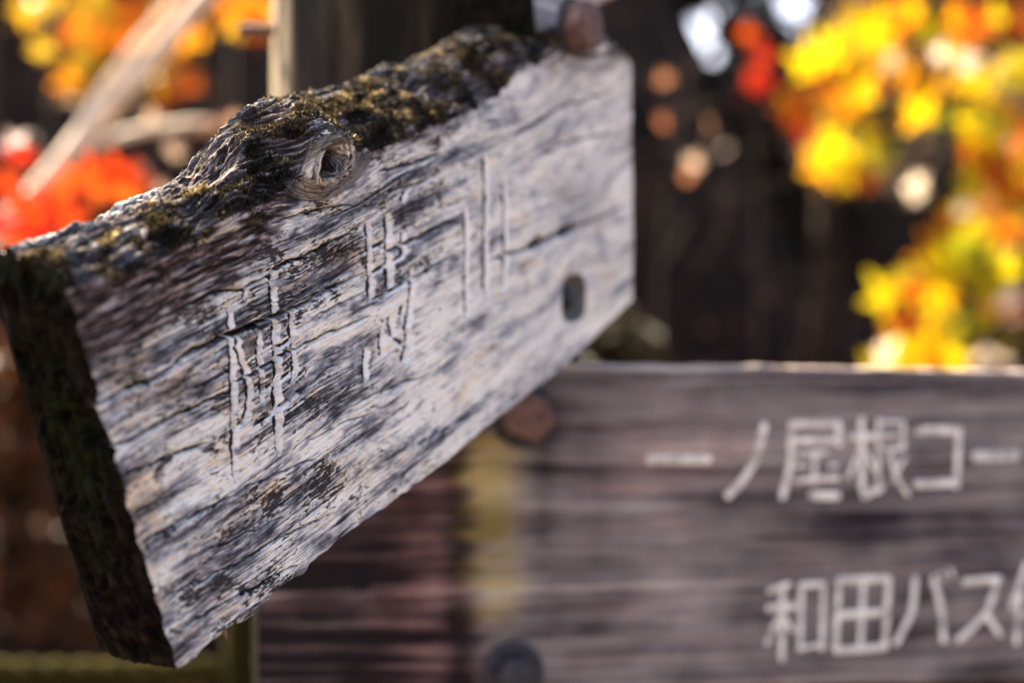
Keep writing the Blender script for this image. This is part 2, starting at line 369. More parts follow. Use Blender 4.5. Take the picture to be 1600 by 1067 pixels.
GROOVES = [  # carved strokes: polyline, width px, depth m
    ([(360, 473), (360, 531), (364, 592), (366, 664), (366, 713), (368, 753)], 8, .007),
    ([(374, 527), (371, 543), (383, 576), (389, 612), (387, 640), (381, 662)], 8, .006),
    ([(406, 519), (403, 560), (409, 592), (408, 628)], 8, .006),
    ([(426, 417), (428, 487)], 9, .007), ([(430, 499), (433, 568), (433, 632), (436, 709)], 10, .008),
    ([(454, 487), (455, 531), (461, 576), (457, 592)], 7, .006), ([(397, 668), (433, 642), (466, 612)], 6, .005),
    ([(433, 545), (456, 530)], 6, .005), ([(411, 610), (433, 597), (458, 580)], 6, .005), ([(387, 447), (385, 467)], 6, .005), ([(381, 660), (366, 668)], 6, .005),
    ([(573, 348), (577, 388), (579, 432), (580, 470)], 8, .006), ([(605, 335), (608, 395), (609, 459)], 9, .006), ([(629, 361), (631, 399)], 7, .005),
    ([(581, 389), (604, 379)], 6, .004), ([(581, 429), (631, 399)], 6, .004), ([(581, 470), (609, 459), (642, 436)], 5, .004),
    ([(644, 421), (642, 470), (636, 520)], 8, .006), ([(631, 477), (629, 500)], 9, .006), ([(611, 494), (615, 526)], 9, .006), ([(616, 530), (631, 539), (638, 534)], 6, .005),
    ([(640, 520), (634, 567)], 12, .007), ([(596, 515), (598, 556)], 8, .006), ([(573, 545), (571, 594)], 8, .006),
    ([(727, 324), (729, 395), (730, 496)], 6.5, .006), ([(757, 237), (759, 286), (758, 369), (760, 462)], 6.5, .005), ([(787, 282), (789, 350), (789, 406), (787, 452)], 6, .005),
    ([(626, 316), (634, 300)], 7, .004),
]
def build_carved_board():
    NF, NTP, NBK, NBT, NC = 440, 120, 14, 40, 820
    crease = np.array([(103, 452), (150, 440), (200, 428), (260, 400), (300, 372), (350, 345), (400, 322), (440, 300), (470, 270), (486, 222), (505, 206), (530, 210), (548, 232), (572, 243), (600, 232), (640, 216), (700, 190), (740, 172), (775, 154), (790, 137), (812, 112), (822, 97), (831, 100), (843, 104), (850, 84), (876, 68), (905, 60), (932, 46), (944, 52), (951, 69), (970, 76), (981, 84), (986, 102)], float)
    bottom = np.array([(274, 1037), (292, 1032), (330, 1006), (351, 990), (356, 984), (400, 953), (430, 926), (466, 899), (474, 893), (482, 877), (540, 836), (600, 791), (700, 716), (800, 636), (870, 582), (930, 526), (989, 468)], float)
    ridge = np.array([(-80, 442), (-20, 415), (40, 398), (100, 374), (150, 350), (200, 326), (240, 304), (275, 282), (300, 246), (330, 214), (352, 196), (372, 182), (400, 166), (430, 158), (480, 149), (520, 140), (548, 124), (575, 118), (600, 102), (625, 106), (650, 88), (680, 76), (700, 62), (722, 50), (741, 38), (747, 74), (756, 110), (775, 128), (800, 118), (830, 104), (860, 92), (900, 84), (960, 96)], float)
    cS, cZ = PL1.hit(crease[:, 0], crease[:, 1]); bS, bZ = PL1.hit(bottom[:, 0], bottom[:, 1]); rS, rZ = PL1.hit(ridge[:, 0], ridge[:, 1], T1)
    u = np.linspace(0, 1, NC)
    xc = 103 + (986 - 103) * u; xb = 274 + (989 - 274) * u
    Sc, _ = PL1.hit(xc, np.zeros(NC)); Sb, _ = PL1.hit(xb, np.zeros(NC))
    Zc = np.interp(Sc, cS, cZ); Zb = np.interp(Sb, bS, bZ); Zr = np.interp(Sc, rS, rZ)
    Zc += .0022 * fbm(Sc * 160, Sc * 0, 3, 41) +   .009 * sstep(.72, .8, u) * fbm(Sc * 75, Sc * 0, 4, 77)
    Zb += .0016 * fbm(Sb * 60, Sb * 0, 5, 43) + .0018 * np.tanh(12 * perlin(Sb * 22, Sb * 0, 44)) * (1 - u)
    Zr += .0035 * fbm(Sc * 110, Sc * 0, 4, 45)
    # front
    v = np.linspace(0, 1, NF)[:, None]
    S = Sb + (Sc - Sb) * v; Z = Zb + (Zc - Zb) * v
    # chipped near edge
    chip = .0050 * fbm(v * 13, v * 0, 5, 51) + .004 * np.maximum(0, perlin(v * 11, v * 0, 52))
    S = S + chip * np.exp(-u / .012)
    chip2 = .0016 * fbm(v * 40, v * 0, 3, 53); S = S + chip2 * np.exp(-(1 - u) / .01)
    Pf = PL1.pos(S, Z)
    w = np.linspace(0, 1, NTP + 2)[1:-1, None]
    edge_f, edge_r = Pf[-1], PL1.pos(S[-1], np.maximum(Zr, Zb + .05), -T1)
    arch = np.sin(np.pi * w) * (.010 + .006 * perlin(Sc * 14, Sc * 0, 55))
    Pt = edge_f[None] * (1 - w[..., None]) + edge_r[None] * w[..., None]; Pt[..., 2] += arch
    bb = PL1.pos(S[0], Zb + .004, -T1)
    wb = np.linspace(0, 1, NBK)[:, None, None]; Pb = edge_r[None] * (1 - wb) + bb[None] * wb
    wu = np.linspace(0, 1, NBT + 2)[1:-1, None, None]; Pu = bb[None] * (1 - wu) + Pf[0][None] * wu
    Pu[..., 2] -= (np.sin(np.pi * wu) * .003)[..., 0]
    P = np.concatenate([Pf, Pt, Pb, Pu], 0); NR = P.shape[0]
    N = grid_normals(P, True)
    # ---- front features
    PX, PY = PL1.px(S, Z)
    ph = R(21.0); a = S * math.cos(ph) + Z * math.sin(ph); b = -S * math.sin(ph) + Z * math.cos(ph)
    kS, kZ = PL1.hit(np.array(516.), np.array(258.)); ka = kS * math.cos(ph) + kZ * math.sin(ph); kb = -kS * math.sin(ph) + kZ * math.cos(ph)
    def flow(a, b):
        da, db = (a - ka), (b - kb); r2 = (da / .040) ** 2 + (db / .016) ** 2
        near = np.exp(-r2 * .22)
        psi = b - db * .92 * np.exp(-r2 * .55) + .006 * fbm(a * 8, b * 14, 2, 61) + .0006 * fbm(a * 45, b * 60, 2, 62)
        psi = psi + sstep(.36, .60, a) * .024 * perlin(a * 8, b * 17, 63)
        ring = np.sqrt((da / 1.5 - .3 * db) ** 2 + (db) ** 2) + .0022 * fbm(a * 130, b * 130, 3, 64)
        k = sstep(1.7, .5, r2)
        return psi * (1 - k) + (ring * 1.15 + .3) * k, k, r2
    psi, kk, r2 = flow(a, b)
    disp = np.zeros((NR, NC)); mk = np.zeros((NR, NC, 4)); con = np.ones((NR, NC)); gc = np.zeros((NR, NC, 3))
    df = .0016 * fbm(a * 11, b * 22, 3, 71)
    rid = 1 - np.abs(fbm(a * 16, psi * 210, 3, 72)); right = sstep(620, 860, PX)
    df += (.0011 * (rid - .75) + .0013 * fbm(a * 36, psi * 400, 3, 73)) * (1 - .45 * right)
    # raised, weather-beaten ribs to the upper left; eroded soft wood between them
    ul = sstep(0, 1, np.clip(1 - np.hypot((PX - 330) / 260, (PY - 430) / 150), 0, 1))
    df += ul * .0032 * fbm(a * 13, psi * 170, 4, 74)
    # random drying checks along the grain
    chk = np.abs(fbm(a * 7 + 40, psi * 150, 2, 75)); chk_m = sstep(.020, .0, chk) * sstep(.05, .35, fbm(a * 13, psi * 40, 2, 76)) * (1 - .7 * right)
    chk2 = np.abs(fbm(a * 4.5 + 11, psi * 80, 2, 78)); chk2_m = sstep(.012, .0, chk2) * sstep(.0, .25, fbm(a * 9, psi * 24, 2, 79)) * (1 - .85 * right)
    df -= .0030 * chk_m + .0035 * chk2_m
    dirt_shade = np.maximum(.8 * chk_m, .9 * chk2_m)
    for k, (pts, wd, dep) in enumerate(CRACKS):
        m, d, o, uu = seg_dist(PX + 4.5 * fbm(a * 60, b * 60, 3, 300 + k), PY + 4.5 * fbm(a * 55, b * 55, 3, 200 + k), pts, 40)
        if d is None: continue
        wv = wd * (.65 + .9 * np.abs(fbm(uu * 9, uu * 0, 2, 400 + k))) * np.minimum(1, np.minimum(uu, 1 - uu) * 7 + .12)
        g = np.exp(-(d / wv) ** 2)
        df[m] -= dep * g; dirt_shade[m] = np.maximum(dirt_shade[m], .95 * sstep(.25, .75, g))
    cream = np.zeros_like(df)
    for k, (pts, wd, dep) in enumerate(GROOVES):
        m, d, o, uu = seg_dist(PX + 3.0 * fbm(a * 60, b * 90, 3, 500 + k), PY, pts, 26)
        if d is None: continue
        wv = 1.65 * wd * (.82 + .5 * fbm(uu * 7, uu * 0, 2, 600 + k)) * np.minimum(1, np.minimum(uu, 1 - uu) * 10 + .4)
        end = sstep(wv * .85, wv * .6, d)
        on = o / wv                                         # -.5 .. .5
        prof = sstep(-.60, -.44, on) * np.clip((.58 - on) / .46, 0, 1) * end
        df[m] -= (.0014 + .15 * dep) * wd / 8 * prof
        wear = sstep(-.5, -.1, fbm(a[m] * 70, b[m] * 70, 2, 700 + k) + .12)
        paint = sstep(.06, .17, on) * sstep(.66, .54, on) * end * wear
        cream[m] = np.maximum(cream[m], paint)
        dk = sstep(-.60, -.46, on) * sstep(.20, .10, on) * end  # shadowed near edge of each stroke, painted dark
        dirt_shade[m] = np.where(paint > .3, 0, np.maximum(dirt_shade[m], .97 * dk))
    # knot: a raised collar round a dark hole
    rk = np.sqrt(((PX - 510 + .25 * (PY - 255)) / 30) ** 2 + ((PY - 258) / 52) ** 2)
    rn = rk + .10 * fbm(PX * .04, PY * .04, 3, 81)
    rn = rn + .10 * fbm(PX * .09, PY * .05, 3, 86)
    df += .0045 * np.exp(-((rn - .85) / .42) ** 2) - .014 * sstep(.55, .05, rn) + .0016 * np.sin(rn * 26) * sstep(1.5, .9, rn) * sstep(.15, .4, rn)
    kth = np.arctan2((PY - 258) / 52, (PX - 510) / 30)
    rad = sstep(.035, .0, np.abs(fbm(np.cos(kth) * 3.2 + .4 * rn, np.sin(kth) * 3.2, 2, 87))) * sstep(1.7, 1.2, rn) * sstep(.3, .5, rn)
    df -= .0025 * rad; dirt_shade = np.maximum(dirt_shade, .85 * rad)
    tail = np.exp(-((PY - (213 + (486 - PX) * 1.05) + 6) / 13) ** 2) * sstep(500, 478, PX) * sstep(405, 430, PX)
    df += .006 * tail
    hole = sstep(.72, .45, np.sqrt(((PX - 514 + .15 * (PY - 250)) / 26) ** 2 + ((PY - 252) / 40) ** 2) + .10 * fbm(PX * .12, PY * .09, 3, 84))
    df -= .010 * hole; dirt_shade = np.maximum(dirt_shade, .9 * hole)
    dirt_shade = np.maximum(dirt_shade, .55 * sstep(.6, .95, np.sin(rn * 26 + 2.0)) * sstep(1.45, 1.0, rn) * sstep(.3, .5, rn))
    # two wormy holes along the far split, a sunk bolt recess lower down; shade inside painted dark
    for hx, hy, hr in ((838, 377, 11), (886, 360, 15)):
        q = np.hypot((PX - hx) / (hr * 1.25), (PY - hy + .45 * (PX - hx)) / (hr * .72)) + .25 * fbm(PX * .06, PY * .06, 2, 85)
        hm = sstep(1.0, .55, q); df -= .012 * hm; dirt_shade = np.maximum(dirt_shade, .92 * hm)
    rec = sstep(1.15, .8, (np.abs((PX - 896) / 16) ** 3 + np.abs((PY - 466 + .25 * (PX - 896)) / 33) ** 3) ** .333 + .12 * fbm(PX * .08, PY * .05, 2, 88)); df -= .007 * rec; dirt_shade = np.maximum(dirt_shade, .86 * sstep(1.2, 1.0, (np.abs((PX - 897) / 17) ** 3 + np.abs((PY - 466 + .25 * (PX - 896)) / 34) ** 3) ** .333))
    # tone of the wood, place by place (weather-beaten pale, sooty grey, rotten brown)
    tone = np.full_like(df, .530) + .055 * sstep(480, 700, PX + .35 * (PY - 500))
    def blob(x, y, rx, ry, amt):
        nonlocal tone
        tone = tone + amt * np.exp(-((PX - x) / rx) ** 2 - ((PY - y + .42 * (PX - x)) / ry) ** 2)
    for q in [(412, 590, 62, 90, -.10), (606, 440, 50, 60, -.05), (280, 820, 120, 60, .04), (660, 600, 140, 50, .05), (230, 500, 110, 60, -.10), (520, 520, 90, 60, .10), (520, 620, 70, 26, -.09), (590, 650, 70, 26, -.07), (540, 735, 80, 28, -.05), (430, 800, 120, 36, -.12),
              (300, 740, 90, 22, .08), (480, 690, 110, 22, .10), (330, 920, 90, 30, -.10), (400, 850, 90, 22, .06), (700, 480, 120, 40, .10), (640, 430, 60, 30, -.03), (640, 320, 50, 30, -.14), (560, 300, 50, 40, -.08),
              (525, 395, 46, 20, -.14), (440, 450, 70, 40, -.10), (300, 560, 60, 22, .06), (260, 780, 60, 30, -.06), (900, 330, 40, 60, -.07), (880, 230, 26, 60, -.06), (860, 160, 60, 16, -.05), (700, 590, 140, 30, .06), (500, 262, 46, 60, -.03),
              (240, 610, 90, 40, -.02), (455, 905, 60, 14, -.14), (380, 960, 70, 16, -.16), (260, 840, 60, 16, -.05)]: blob(*q)
    tone += .10 * fbm(PX * .012 + PY * .006, PY * .024 + .010 * PX, 3, 91)
    # brown rot below the top edge on the near half
    top_y = np.interp(PX, crease[:, 0], crease[:, 1])
    lim = np.interp(PX, [90, 150, 230, 320, 400, 440, 470, 520, 600, 700, 760], [650, 590, 540, 475, 400, 350, 302, 245, 246, 206, 100])
    brown = sstep(26, -26, PY - lim + 42 * fbm(a * 30, psi * 90, 4, 93))
    brown = np.maximum(brown, .5 * sstep(.12, .45, fbm(a * 20, psi * 55, 3, 94)) * sstep(520, 330, PX + .2 * PY) * sstep(560, 420, PY))
    brown *= 1 - .8 * sstep(.20, .42, fbm(a * 17, psi * 115, 3, 95)) * sstep(.0, .3, PX / 1600)
    ochre = np.exp(-((PX - 530) / 40) ** 2 - ((PY - 397) / 22) ** 2)
    brown *= 1 - np.clip(sstep(1.6, 1.1, rn) + tail, 0, 1)
    disp[:NF] = df; gc[:NF, :, 0] = a; gc[:NF, :, 1] = psi
    mk[:NF, :, 0] = cream; mk[:NF, :, 1] = brown; mk[:NF, :, 2] = dirt_shade; mk[:NF, :, 3] = tone
    con[:NF] = 1.25 - .62 * right
    # ---- top, back, underside
    St = np.broadcast_to(S[-1], (NTP, NC)); aT = np.broadcast_to(a[-1], (NTP, NC)); bT = b[-1][None] + w * T1
    fibT = fbm(aT * 22, bT * 150, 4, 101)
    rib = sstep(.06, .18, fbm(aT * 30, bT * 210 + 8 * perlin(aT * 12, bT * 20, 105), 3, 102)) * sstep(-.1, .2, perlin(aT * 17, bT * 24, 106))
    clump = fbm(aT * 70, bT * 70, 4, 103); strip = fbm(aT * 7, bT * 130 + 3 * perlin(aT * 9, bT * 15, 107), 3, 108)
    near = sstep(.52, .30, u)[None] * sstep(.35, .6, w)        # layered bare fibres along the back of the near half
    dt = .0045 * fibT + .006 * strip * (.4 + near) + .0026 * rib + .0022 * clump * (1 - .8 * near) + .0034 * fbm(aT * 26, bT * 34, 2, 104)
    fade = sstep(0, .10, w)
    disp[NF:NF + NTP] = dt * fade + disp[NF - 1][None] * (1 - fade)
    mk[NF:NF + NTP, :, 1] = np.clip(1.0 - .95 * rib, 0, 1); mk[NF:NF + NTP, :, 3] = .30 + .25 * fibT; mk[NF:NF + NTP, :, 2] = .25 + .35 * sstep(.1, -.3, clump)
    mk[NF:NF + NTP, :, 1] *= .35 + .65 * sstep(.92, .72, w + .12 * fibT)
    mk[NF:NF + NTP, :, 1] *= 1 - .9 * near * sstep(-.05, .15, strip); mk[NF:NF + NTP, :, 3] += .08 * near * sstep(-.05, .15, strip); mk[NF:NF + NTP, :, 2] *= 1 - near * sstep(-.15, .1, strip)
    gc[NF:NF + NTP, :, 0] = aT; gc[NF:NF + NTP, :, 1] = bT
    gc[NF + NTP:, :, 0] = a[0][None]; gc[NF + NTP:, :, 1] = np.linspace(0, .1, NBK + NBT)[:, None]
    mk[NF + NTP:, :, 1] = .7; mk[NF + NTP:, :, 3] = .35
    aU = np.broadcast_to(a[0], (NBT, NC)); bU = np.linspace(0, T1, NBT)[:, None]
    du = .003 * fbm(aU * 18, bU * 160, 4, 111); fu = sstep(1, .85, np.linspace(0, 1, NBT))[:, None]
    disp[-NBT:] = du * fu + disp[0][None] * (1 - fu)
    disp[NF + NTP:NF + NTP + NBK] = disp[NF + NTP - 1][None] * np.linspace(1, 0, NBK)[:, None]
    N[:NF - 6] = PL1.n; N[:6] = N[:6]
    V = P + N * disp[..., None]
    root = empty('carved_signboard', (V[NF // 2, NC // 2, 0], V[NF // 2, NC // 2, 1], float(V[..., 2].min())), 'thick silver-grey weathered signboard with carved characters, knot and mossy rotten top edge, in sharp focus', 'signboard')
    Q = grid_quads(NR, NC, 0, True)
    ring = np.arange(NR) * NC + NC - 1
    me = np_mesh('plank', V, Q)
    # far end cap
    import bmesh
    bm = bmesh.new(); bm.from_mesh(me); bm.verts.ensure_lookup_table()
    try: bm.faces.new([bm.verts[i] for i in ring])
    except Exception: pass
    bm.to_mesh(me); bm.free()
    attr(me, 'gc', gc, 'FLOAT_VECTOR'); attr(me, 'mk', np.clip(mk, -1, 2))
    oc = np.zeros((NR, NC)); oc[:NF] = np.clip(ochre * .9 + .55 * np.exp(-((rn - .9) / .5) ** 2) + .8 * np.exp(-((PX - 488) / 20) ** 2 - ((PY - 290) / 14) ** 2) + .35 * np.exp(-((PX - 560) / 60) ** 2 - ((PY - 740) / 30) ** 2) + .75 * sstep(500, 330, PX + .25 * (PY - 450)) * sstep(-.05, .35, fbm(a * 16, psi * 34, 3, 96)), 0, 1)
    cb = me.attributes.new('oc', 'FLOAT', 'POINT'); cb.data.foreach_set('value', oc.astype(np.float32).ravel())
    ca = me.attributes.new('con', 'FLOAT', 'POINT'); ca.data.foreach_set('value', con.astype(np.float32).ravel())
    link('plank', me, M['wood'], root)
    # ---- near end: a Coons patch between the four edges of the first column
    nv, nw = 320, 110
    tv = np.linspace(0, 1, nv); tw = np.linspace(0, 1, nw)
    def res(arr, t):
        s = np.linspace(0, 1, len(arr)); return np.stack([np.interp(t, s, arr[:, k]) for k in range(3)], -1)
    E0 = res(V[:NF, 0], tv); E1 = res(V[NF + NTP:NF + NTP + NBK, 0][::-1], tv)
    Tp = res(np.concatenate([V[NF - 1:NF + NTP, 0], V[NF + NTP:NF + NTP + 1, 0]]), tw); Bt = res(np.concatenate([V[NF + NTP + NBK - 1:, 0], V[:1, 0]])[::-1], tw)
    a_, b_ = tv[:, None, None], tw[None, :, None]
    C = E0[:, None] * (1 - b_) + E1[:, None] * b_ + Bt[None] * (1 - a_) + Tp[None] * a_ - ((1 - a_) * (1 - b_) * E0[0] + (1 - a_) * b_ * E1[0] + a_ * (1 - b_) * E0[-1] + a_ * b_ * E1[-1])
    hh = tv[:, None] * .26; ww = tw[None, :] * T1
    HH, WW = np.broadcast_to(hh, (nv, nw)), np.broadcast_to(ww, (nv, nw))
    wob = np.hypot(WW + .05, (HH - .12) * .55) + .004 * fbm(HH * 14, WW * 30, 3, 121)
    dd = .0060 * fbm(wob * 200, HH * 9, 4, 122) + .004 * fbm(HH * 40, WW * 40, 4, 123) - .005 * sstep(.05, .3, fbm(HH * 18, WW * 60, 3, 124))
    mask = np.minimum(1, np.minimum(tw, 1 - tw)[None, :] * 9) * np.minimum(1, np.minimum(tv, 1 - tv)[:, None] * 16)
    out = -(PL1.d * math.cos(ph) + PL1.up * math.sin(ph))
    C = C + out * ((dd + .003) * mask)[..., None]
    me2 = np_mesh('end_grain', C, grid_quads(nv, nw)[:, ::-1])
    mm = np.zeros((nv, nw, 4)); mm[..., 1] = np.clip(1.25 * np.exp(-((HH - .15) / .075) ** 2 - ((WW - .034) / .024) ** 2) + .25 * fbm(HH * 30, WW * 30, 3, 126), 0, 1)
    mm[..., 1] = np.maximum(mm[..., 1], sstep(.86, 1.0, tv)[:, None] * .9)
    attr(me2, 'gc', np.stack([wob, HH, WW], -1), 'FLOAT_VECTOR'); attr(me2, 'mk', mm)
    eg = link('end_grain', me2, M['end'], root); eg['label'] = 'black rotten end grain with a patch of green moss'
    # ---- moss: thousands of tiny leaflets on the top edge, spilling over
    dens = np.zeros((NR, NC))
    mt = mk[NF:NF + NTP, :, 1] * (1 - .85 * near) * sstep(-.25, .15, fbm(aT * 26, bT * 34, 3, 131)) * sstep(1.02, .96, u)[None]
    dens[NF:NF + NTP] = mt
    sp = brown * sstep(.0, .35, fbm(a * 45, b * 45, 3, 133)) * sstep(90, 0, PY - top_y + 30 * fbm(a * 30, b * 30, 2, 134)) * (1 - dirt_shade)
    dens[:NF] = .75 * sp * sstep(.66, .5, u)[None]
    area = np.linalg.norm(np.cross(np.gradient(V, axis=0), np.gradient(V, axis=1)), axis=-1)
    pr = (dens * area).ravel(); pr /= pr.sum()
    n = 54000; idx = rng.choice(NR * NC, n, p=pr); N2 = grid_normals(V, True).reshape(-1, 3)[idx]; B = V.reshape(-1, 3)[idx]
    d0 = N2 * 1.0 + rng.normal(0, .75, (n, 3)) + np.array([0, 0, .35]); d0 /= np.linalg.norm(d0, axis=1, keepdims=True)
    sd = np.cross(d0, rng.normal(0, 1, (n, 3))); sd /= np.linalg.norm(sd, axis=1, keepdims=True)
    ln = rng.uniform(.0010, .0040, (n, 1)) * (0.75 + .6 * dens.ravel()[idx][:, None]); wd = ln * .20
    base = B - N2 * .0004
    MV = np.stack([base - sd * wd * .5, base + sd * wd * .5, base + d0 * ln * .6 + sd * wd * .6, base + d0 * ln, base + d0 * ln * .6 - sd * wd * .6], 1).reshape(-1, 3)
    k5 = np.arange(n)[:, None] * 5
    MQ = np.concatenate([np.concatenate([k5, k5 + 1, k5 + 2, k5 + 4], 1), np.concatenate([k5 + 4, k5 + 2, k5 + 3, k5 + 3], 1)[:, :4]])
    tri1 = np.concatenate([k5, k5 + 1, k5 + 2], 1); tri2 = np.concatenate([k5, k5 + 2, k5 + 4], 1); tri3 = np.concatenate([k5 + 4, k5 + 2, k5 + 3], 1)
    mo = link('moss', np_mesh('moss', MV, np.concatenate([tri1, tri2, tri3])), M['moss'], root); mo['kind'] = 'stuff'
    # ---- splinter hanging from the lower edge
    p = PL1.pos(*PL1.hit(np.array(349.), np.array(988.))); q = PL1.pos(*PL1.hit(np.array(355.), np.array(999.)))
    Vv, Fc = tube([p + np.array([0, 0, .004]), q], [.0016, .0003], 5); link('splinter', py_mesh('splinter', Vv, Fc), M['rust'], root)
    return root
def bolt(parent, pl, x, y, rad, length, mat, sides=6, washer=None, off=0.0, dome=.25, rot=0.2, name='bolt'):
    S, Z = pl.hit(np.array(float(x)), np.array(float(y)))
    c = pl.pos(S, Z, off); V = []; prof = [(1.0, 0.0), (1.0, length * .86), (.93, length), (.5, length * 1.0 + rad * dome * .4)]
    seg = 36
    for rr, l in prof:
        for k in range(seg):
            th = 2 * math.pi * k / seg
            rad_k = rad * rr
            if sides: # regular polygon outline, corners a little worn
                q = (th + rot) % (2 * math.pi / sides) - math.pi / sides
                rad_k *= min(.97, math.cos(math.pi / sides) / math.cos(q)) if rr > .6 else .9
            V.append(c + pl.d * math.cos(th) * rad_k + pl.up * math.sin(th) * rad_k + pl.n * l)
    Fc = [(i * seg + k, i * seg + (k + 1) % seg, (i + 1) * seg + (k + 1) % seg, (i + 1) * seg + k) for i in range(len(prof) - 1) for k in range(seg)]
    Fc.append(tuple(3 * seg + k for k in range(seg)))
    o = link(name, py_mesh(name, V, Fc, False), mat, parent)
    if washer:
        V = []; wr, wt = washer
        for rr, l in ((.3, -.001), (1, -.001), (1, wt), (.96, wt + .0006), (.3, wt + .0006)):
            for k in range(32):
                th = 2 * math.pi * k / 32; V.append(c + (pl.d * math.cos(th) + pl.up * math.sin(th)) * wr * rr + pl.n * l)
        Fc = [(i * 32 + k, i * 32 + (k + 1) % 32, (i + 1) * 32 + (k + 1) % 32, (i + 1) * 32 + k) for i in range(4) for k in range(32)]
        me = py_mesh('washer', V, Fc, False); me.transform(Matrix.Translation(-wloc(parent))); wo = bpy.data.objects.new('washer', me); me.materials.append(M['iron']); COL.objects.link(wo); wo.parent = o
    return o
b1 = build_carved_board()
bolt(b1, PL1, 893, 43, .0215, .021, M['rust'], 0, (.026, .003), 0.0, .2)
bolt(b1, PL1, 895, 466, .0085, .006, M['iron'], 6, (.011, .0015), -.007)

# ------------------------------------------------------------------ plain boards: the painted board below and the one above
def plank(name, pl, corners, thick, mat, parent, seed, masks, nr=110, nc=260, rough=.0010, round_=.004):
    """corners: photograph pixels tl, tr, br, bl on the plane"""
    q = [pl.hit(np.array(float(x)), np.array(float(y))) for x, y in corners]
    (s0, z0), (s1, z1), (s2, z2), (s3, z3) = q
    u = np.linspace(0, 1, nc)[None]; v = np.linspace(0, 1, nr)[:, None]
    S = (s3 * (1 - u) + s2 * u) * (1 - v) + (s0 * (1 - u) + s1 * u) * v; Z = (z3 * (1 - u) + z2 * u) * (1 - v) + (z0 * (1 - u) + z1 * u) * v
    Z = Z + .0022 * fbm(S * 22, S * 0, 3, seed + 3) * sstep(.94, 1, v) * 1.0 + .002 * fbm(S * 22, S * 0, 3, seed + 4) * sstep(.06, 0, v)
    S = S + .002 * fbm(Z * 60, Z * 0, 3, seed + 5) * (sstep(.02, 0, u) + sstep(.98, 1, u))
    W, H = abs(s1 - s0), abs(z0 - z3)
    d = rough * fbm(S * 8, Z * 230, 4, seed) + .0008 * fbm(S * 4, Z * 60, 3, seed + 1)
    ed = np.minimum(np.minimum(u, 1 - u) * W, np.minimum(v, 1 - v) * H); d = d - round_ * np.clip(1 - ed / round_, 0, 1) ** 2
    A = pl.pos(S, Z, d); Bk = pl.pos(S, Z, np.full_like(S, -thick))[::-1]
    # ring of rows: front rows up, back rows down
    P = np.concatenate([A, Bk[::max(1, nr // 8)], Bk[-1:]], 0); n = P.shape[0]
    me_q = grid_quads(n, nc, 0, True)
    Sx = np.concatenate([S, S[::-1][::max(1, nr // 8)], S[:1]]); Zx = np.concatenate([Z, Z[::-1][::max(1, nr // 8)] + .3, Z[:1] + .3])
    me = np_mesh(name, P, me_q)
    import bmesh
    bm = bmesh.new(); bm.from_mesh(me); bm.verts.ensure_lookup_table()
    for c in (0, nc - 1):
        try: bm.faces.new([bm.verts[i * nc + c] for i in range(n)])
        except Exception: pass
    bmesh.ops.recalc_face_normals(bm, faces=bm.faces[-2:]); bm.to_mesh(me); bm.free()
    PX, PY = pl.px(S, Z); mk = np.zeros((n, nc, 4)); mk[:nr] = masks(PX, PY, S, Z); mk[nr:, :, 3] = .06
    mk[nr - 3:, :, 3] += .10
    attr(me, 'gc', np.stack([Sx + .02 * fbm(Sx * 5, Zx * 12, 2, seed + 8), Zx + .004 * fbm(Sx * 6, Zx * 20, 3, seed + 7), Sx * 0], -1), 'FLOAT_VECTOR'); attr(me, 'mk', mk)
    return link(name, me, mat, parent)

PL2 = Plane(835, 1.345, 12.0)
r2 = empty('painted_signboard', (0.3, 1.42, CZ - .34), 'grey-brown horizontal signboard with two rows of cream painted Japanese characters, below the carved board', 'signboard')
def masks2(PX, PY, S, Z):
    m = np.zeros(PX.shape + (4,)); n = fbm(S * 10, Z * 40, 3, 141)
    m[..., 0] = np.clip(1.0 * np.exp(-((PX - 660) / 80) ** 2) + .5 * np.exp(-((PX - 1050) / 130) ** 2 - ((PY - 720) / 60) ** 2) + .30 * sstep(820, 640, PX) + .6 * n, 0, 1)
    run = np.exp(-((PX - 772 + 26 * n - .02 * (PY - 800)) / 36) ** 2) * sstep(670, 690, PY) * sstep(1010, 900, PY + 60 * n)
    m[..., 1] = np.clip(run * (.80 + 1.0 * n + .9 * fbm(S * 7, Z * 130, 3, 142)), 0, .85)
    kn = sstep(1.15, .75, np.hypot((PX - 565) / 19, (PY - 905) / 19)); kn2 = .5 * sstep(1.2, .5, np.hypot((PX - 512) / 30, (PY - 902) / 16))
    m[..., 2] = np.clip(np.maximum(kn, kn2), 0, 1)
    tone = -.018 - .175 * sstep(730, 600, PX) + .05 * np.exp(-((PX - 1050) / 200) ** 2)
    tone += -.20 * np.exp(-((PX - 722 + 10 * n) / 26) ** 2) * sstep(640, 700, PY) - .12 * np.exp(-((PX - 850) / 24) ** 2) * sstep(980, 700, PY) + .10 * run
    tone += -.13 * np.exp(-((PX - 1420) / 180) ** 2 - ((PY - 815 + .1 * (PX - 1420)) / 36) ** 2)
    tone += .20 * np.exp(-((PY - 915 + .03 * (PX - 1000) + 6 * n) / 8) ** 2) * sstep(1230, 1130, PX) + .17 * np.exp(-((PY - 788 + 5 * n) / 8) ** 2) * sstep(780, 840, PX) * sstep(1120, 1040, PX)
    tone += .18 * np.exp(-((PY - 975 + .02 * (PX - 500) + 4 * n) / 7) ** 2) * sstep(720, 660, PX)
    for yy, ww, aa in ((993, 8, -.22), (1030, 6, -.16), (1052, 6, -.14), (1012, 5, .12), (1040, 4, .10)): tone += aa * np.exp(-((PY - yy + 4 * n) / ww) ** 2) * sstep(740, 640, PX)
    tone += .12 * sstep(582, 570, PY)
    m[..., 3] = tone; return m
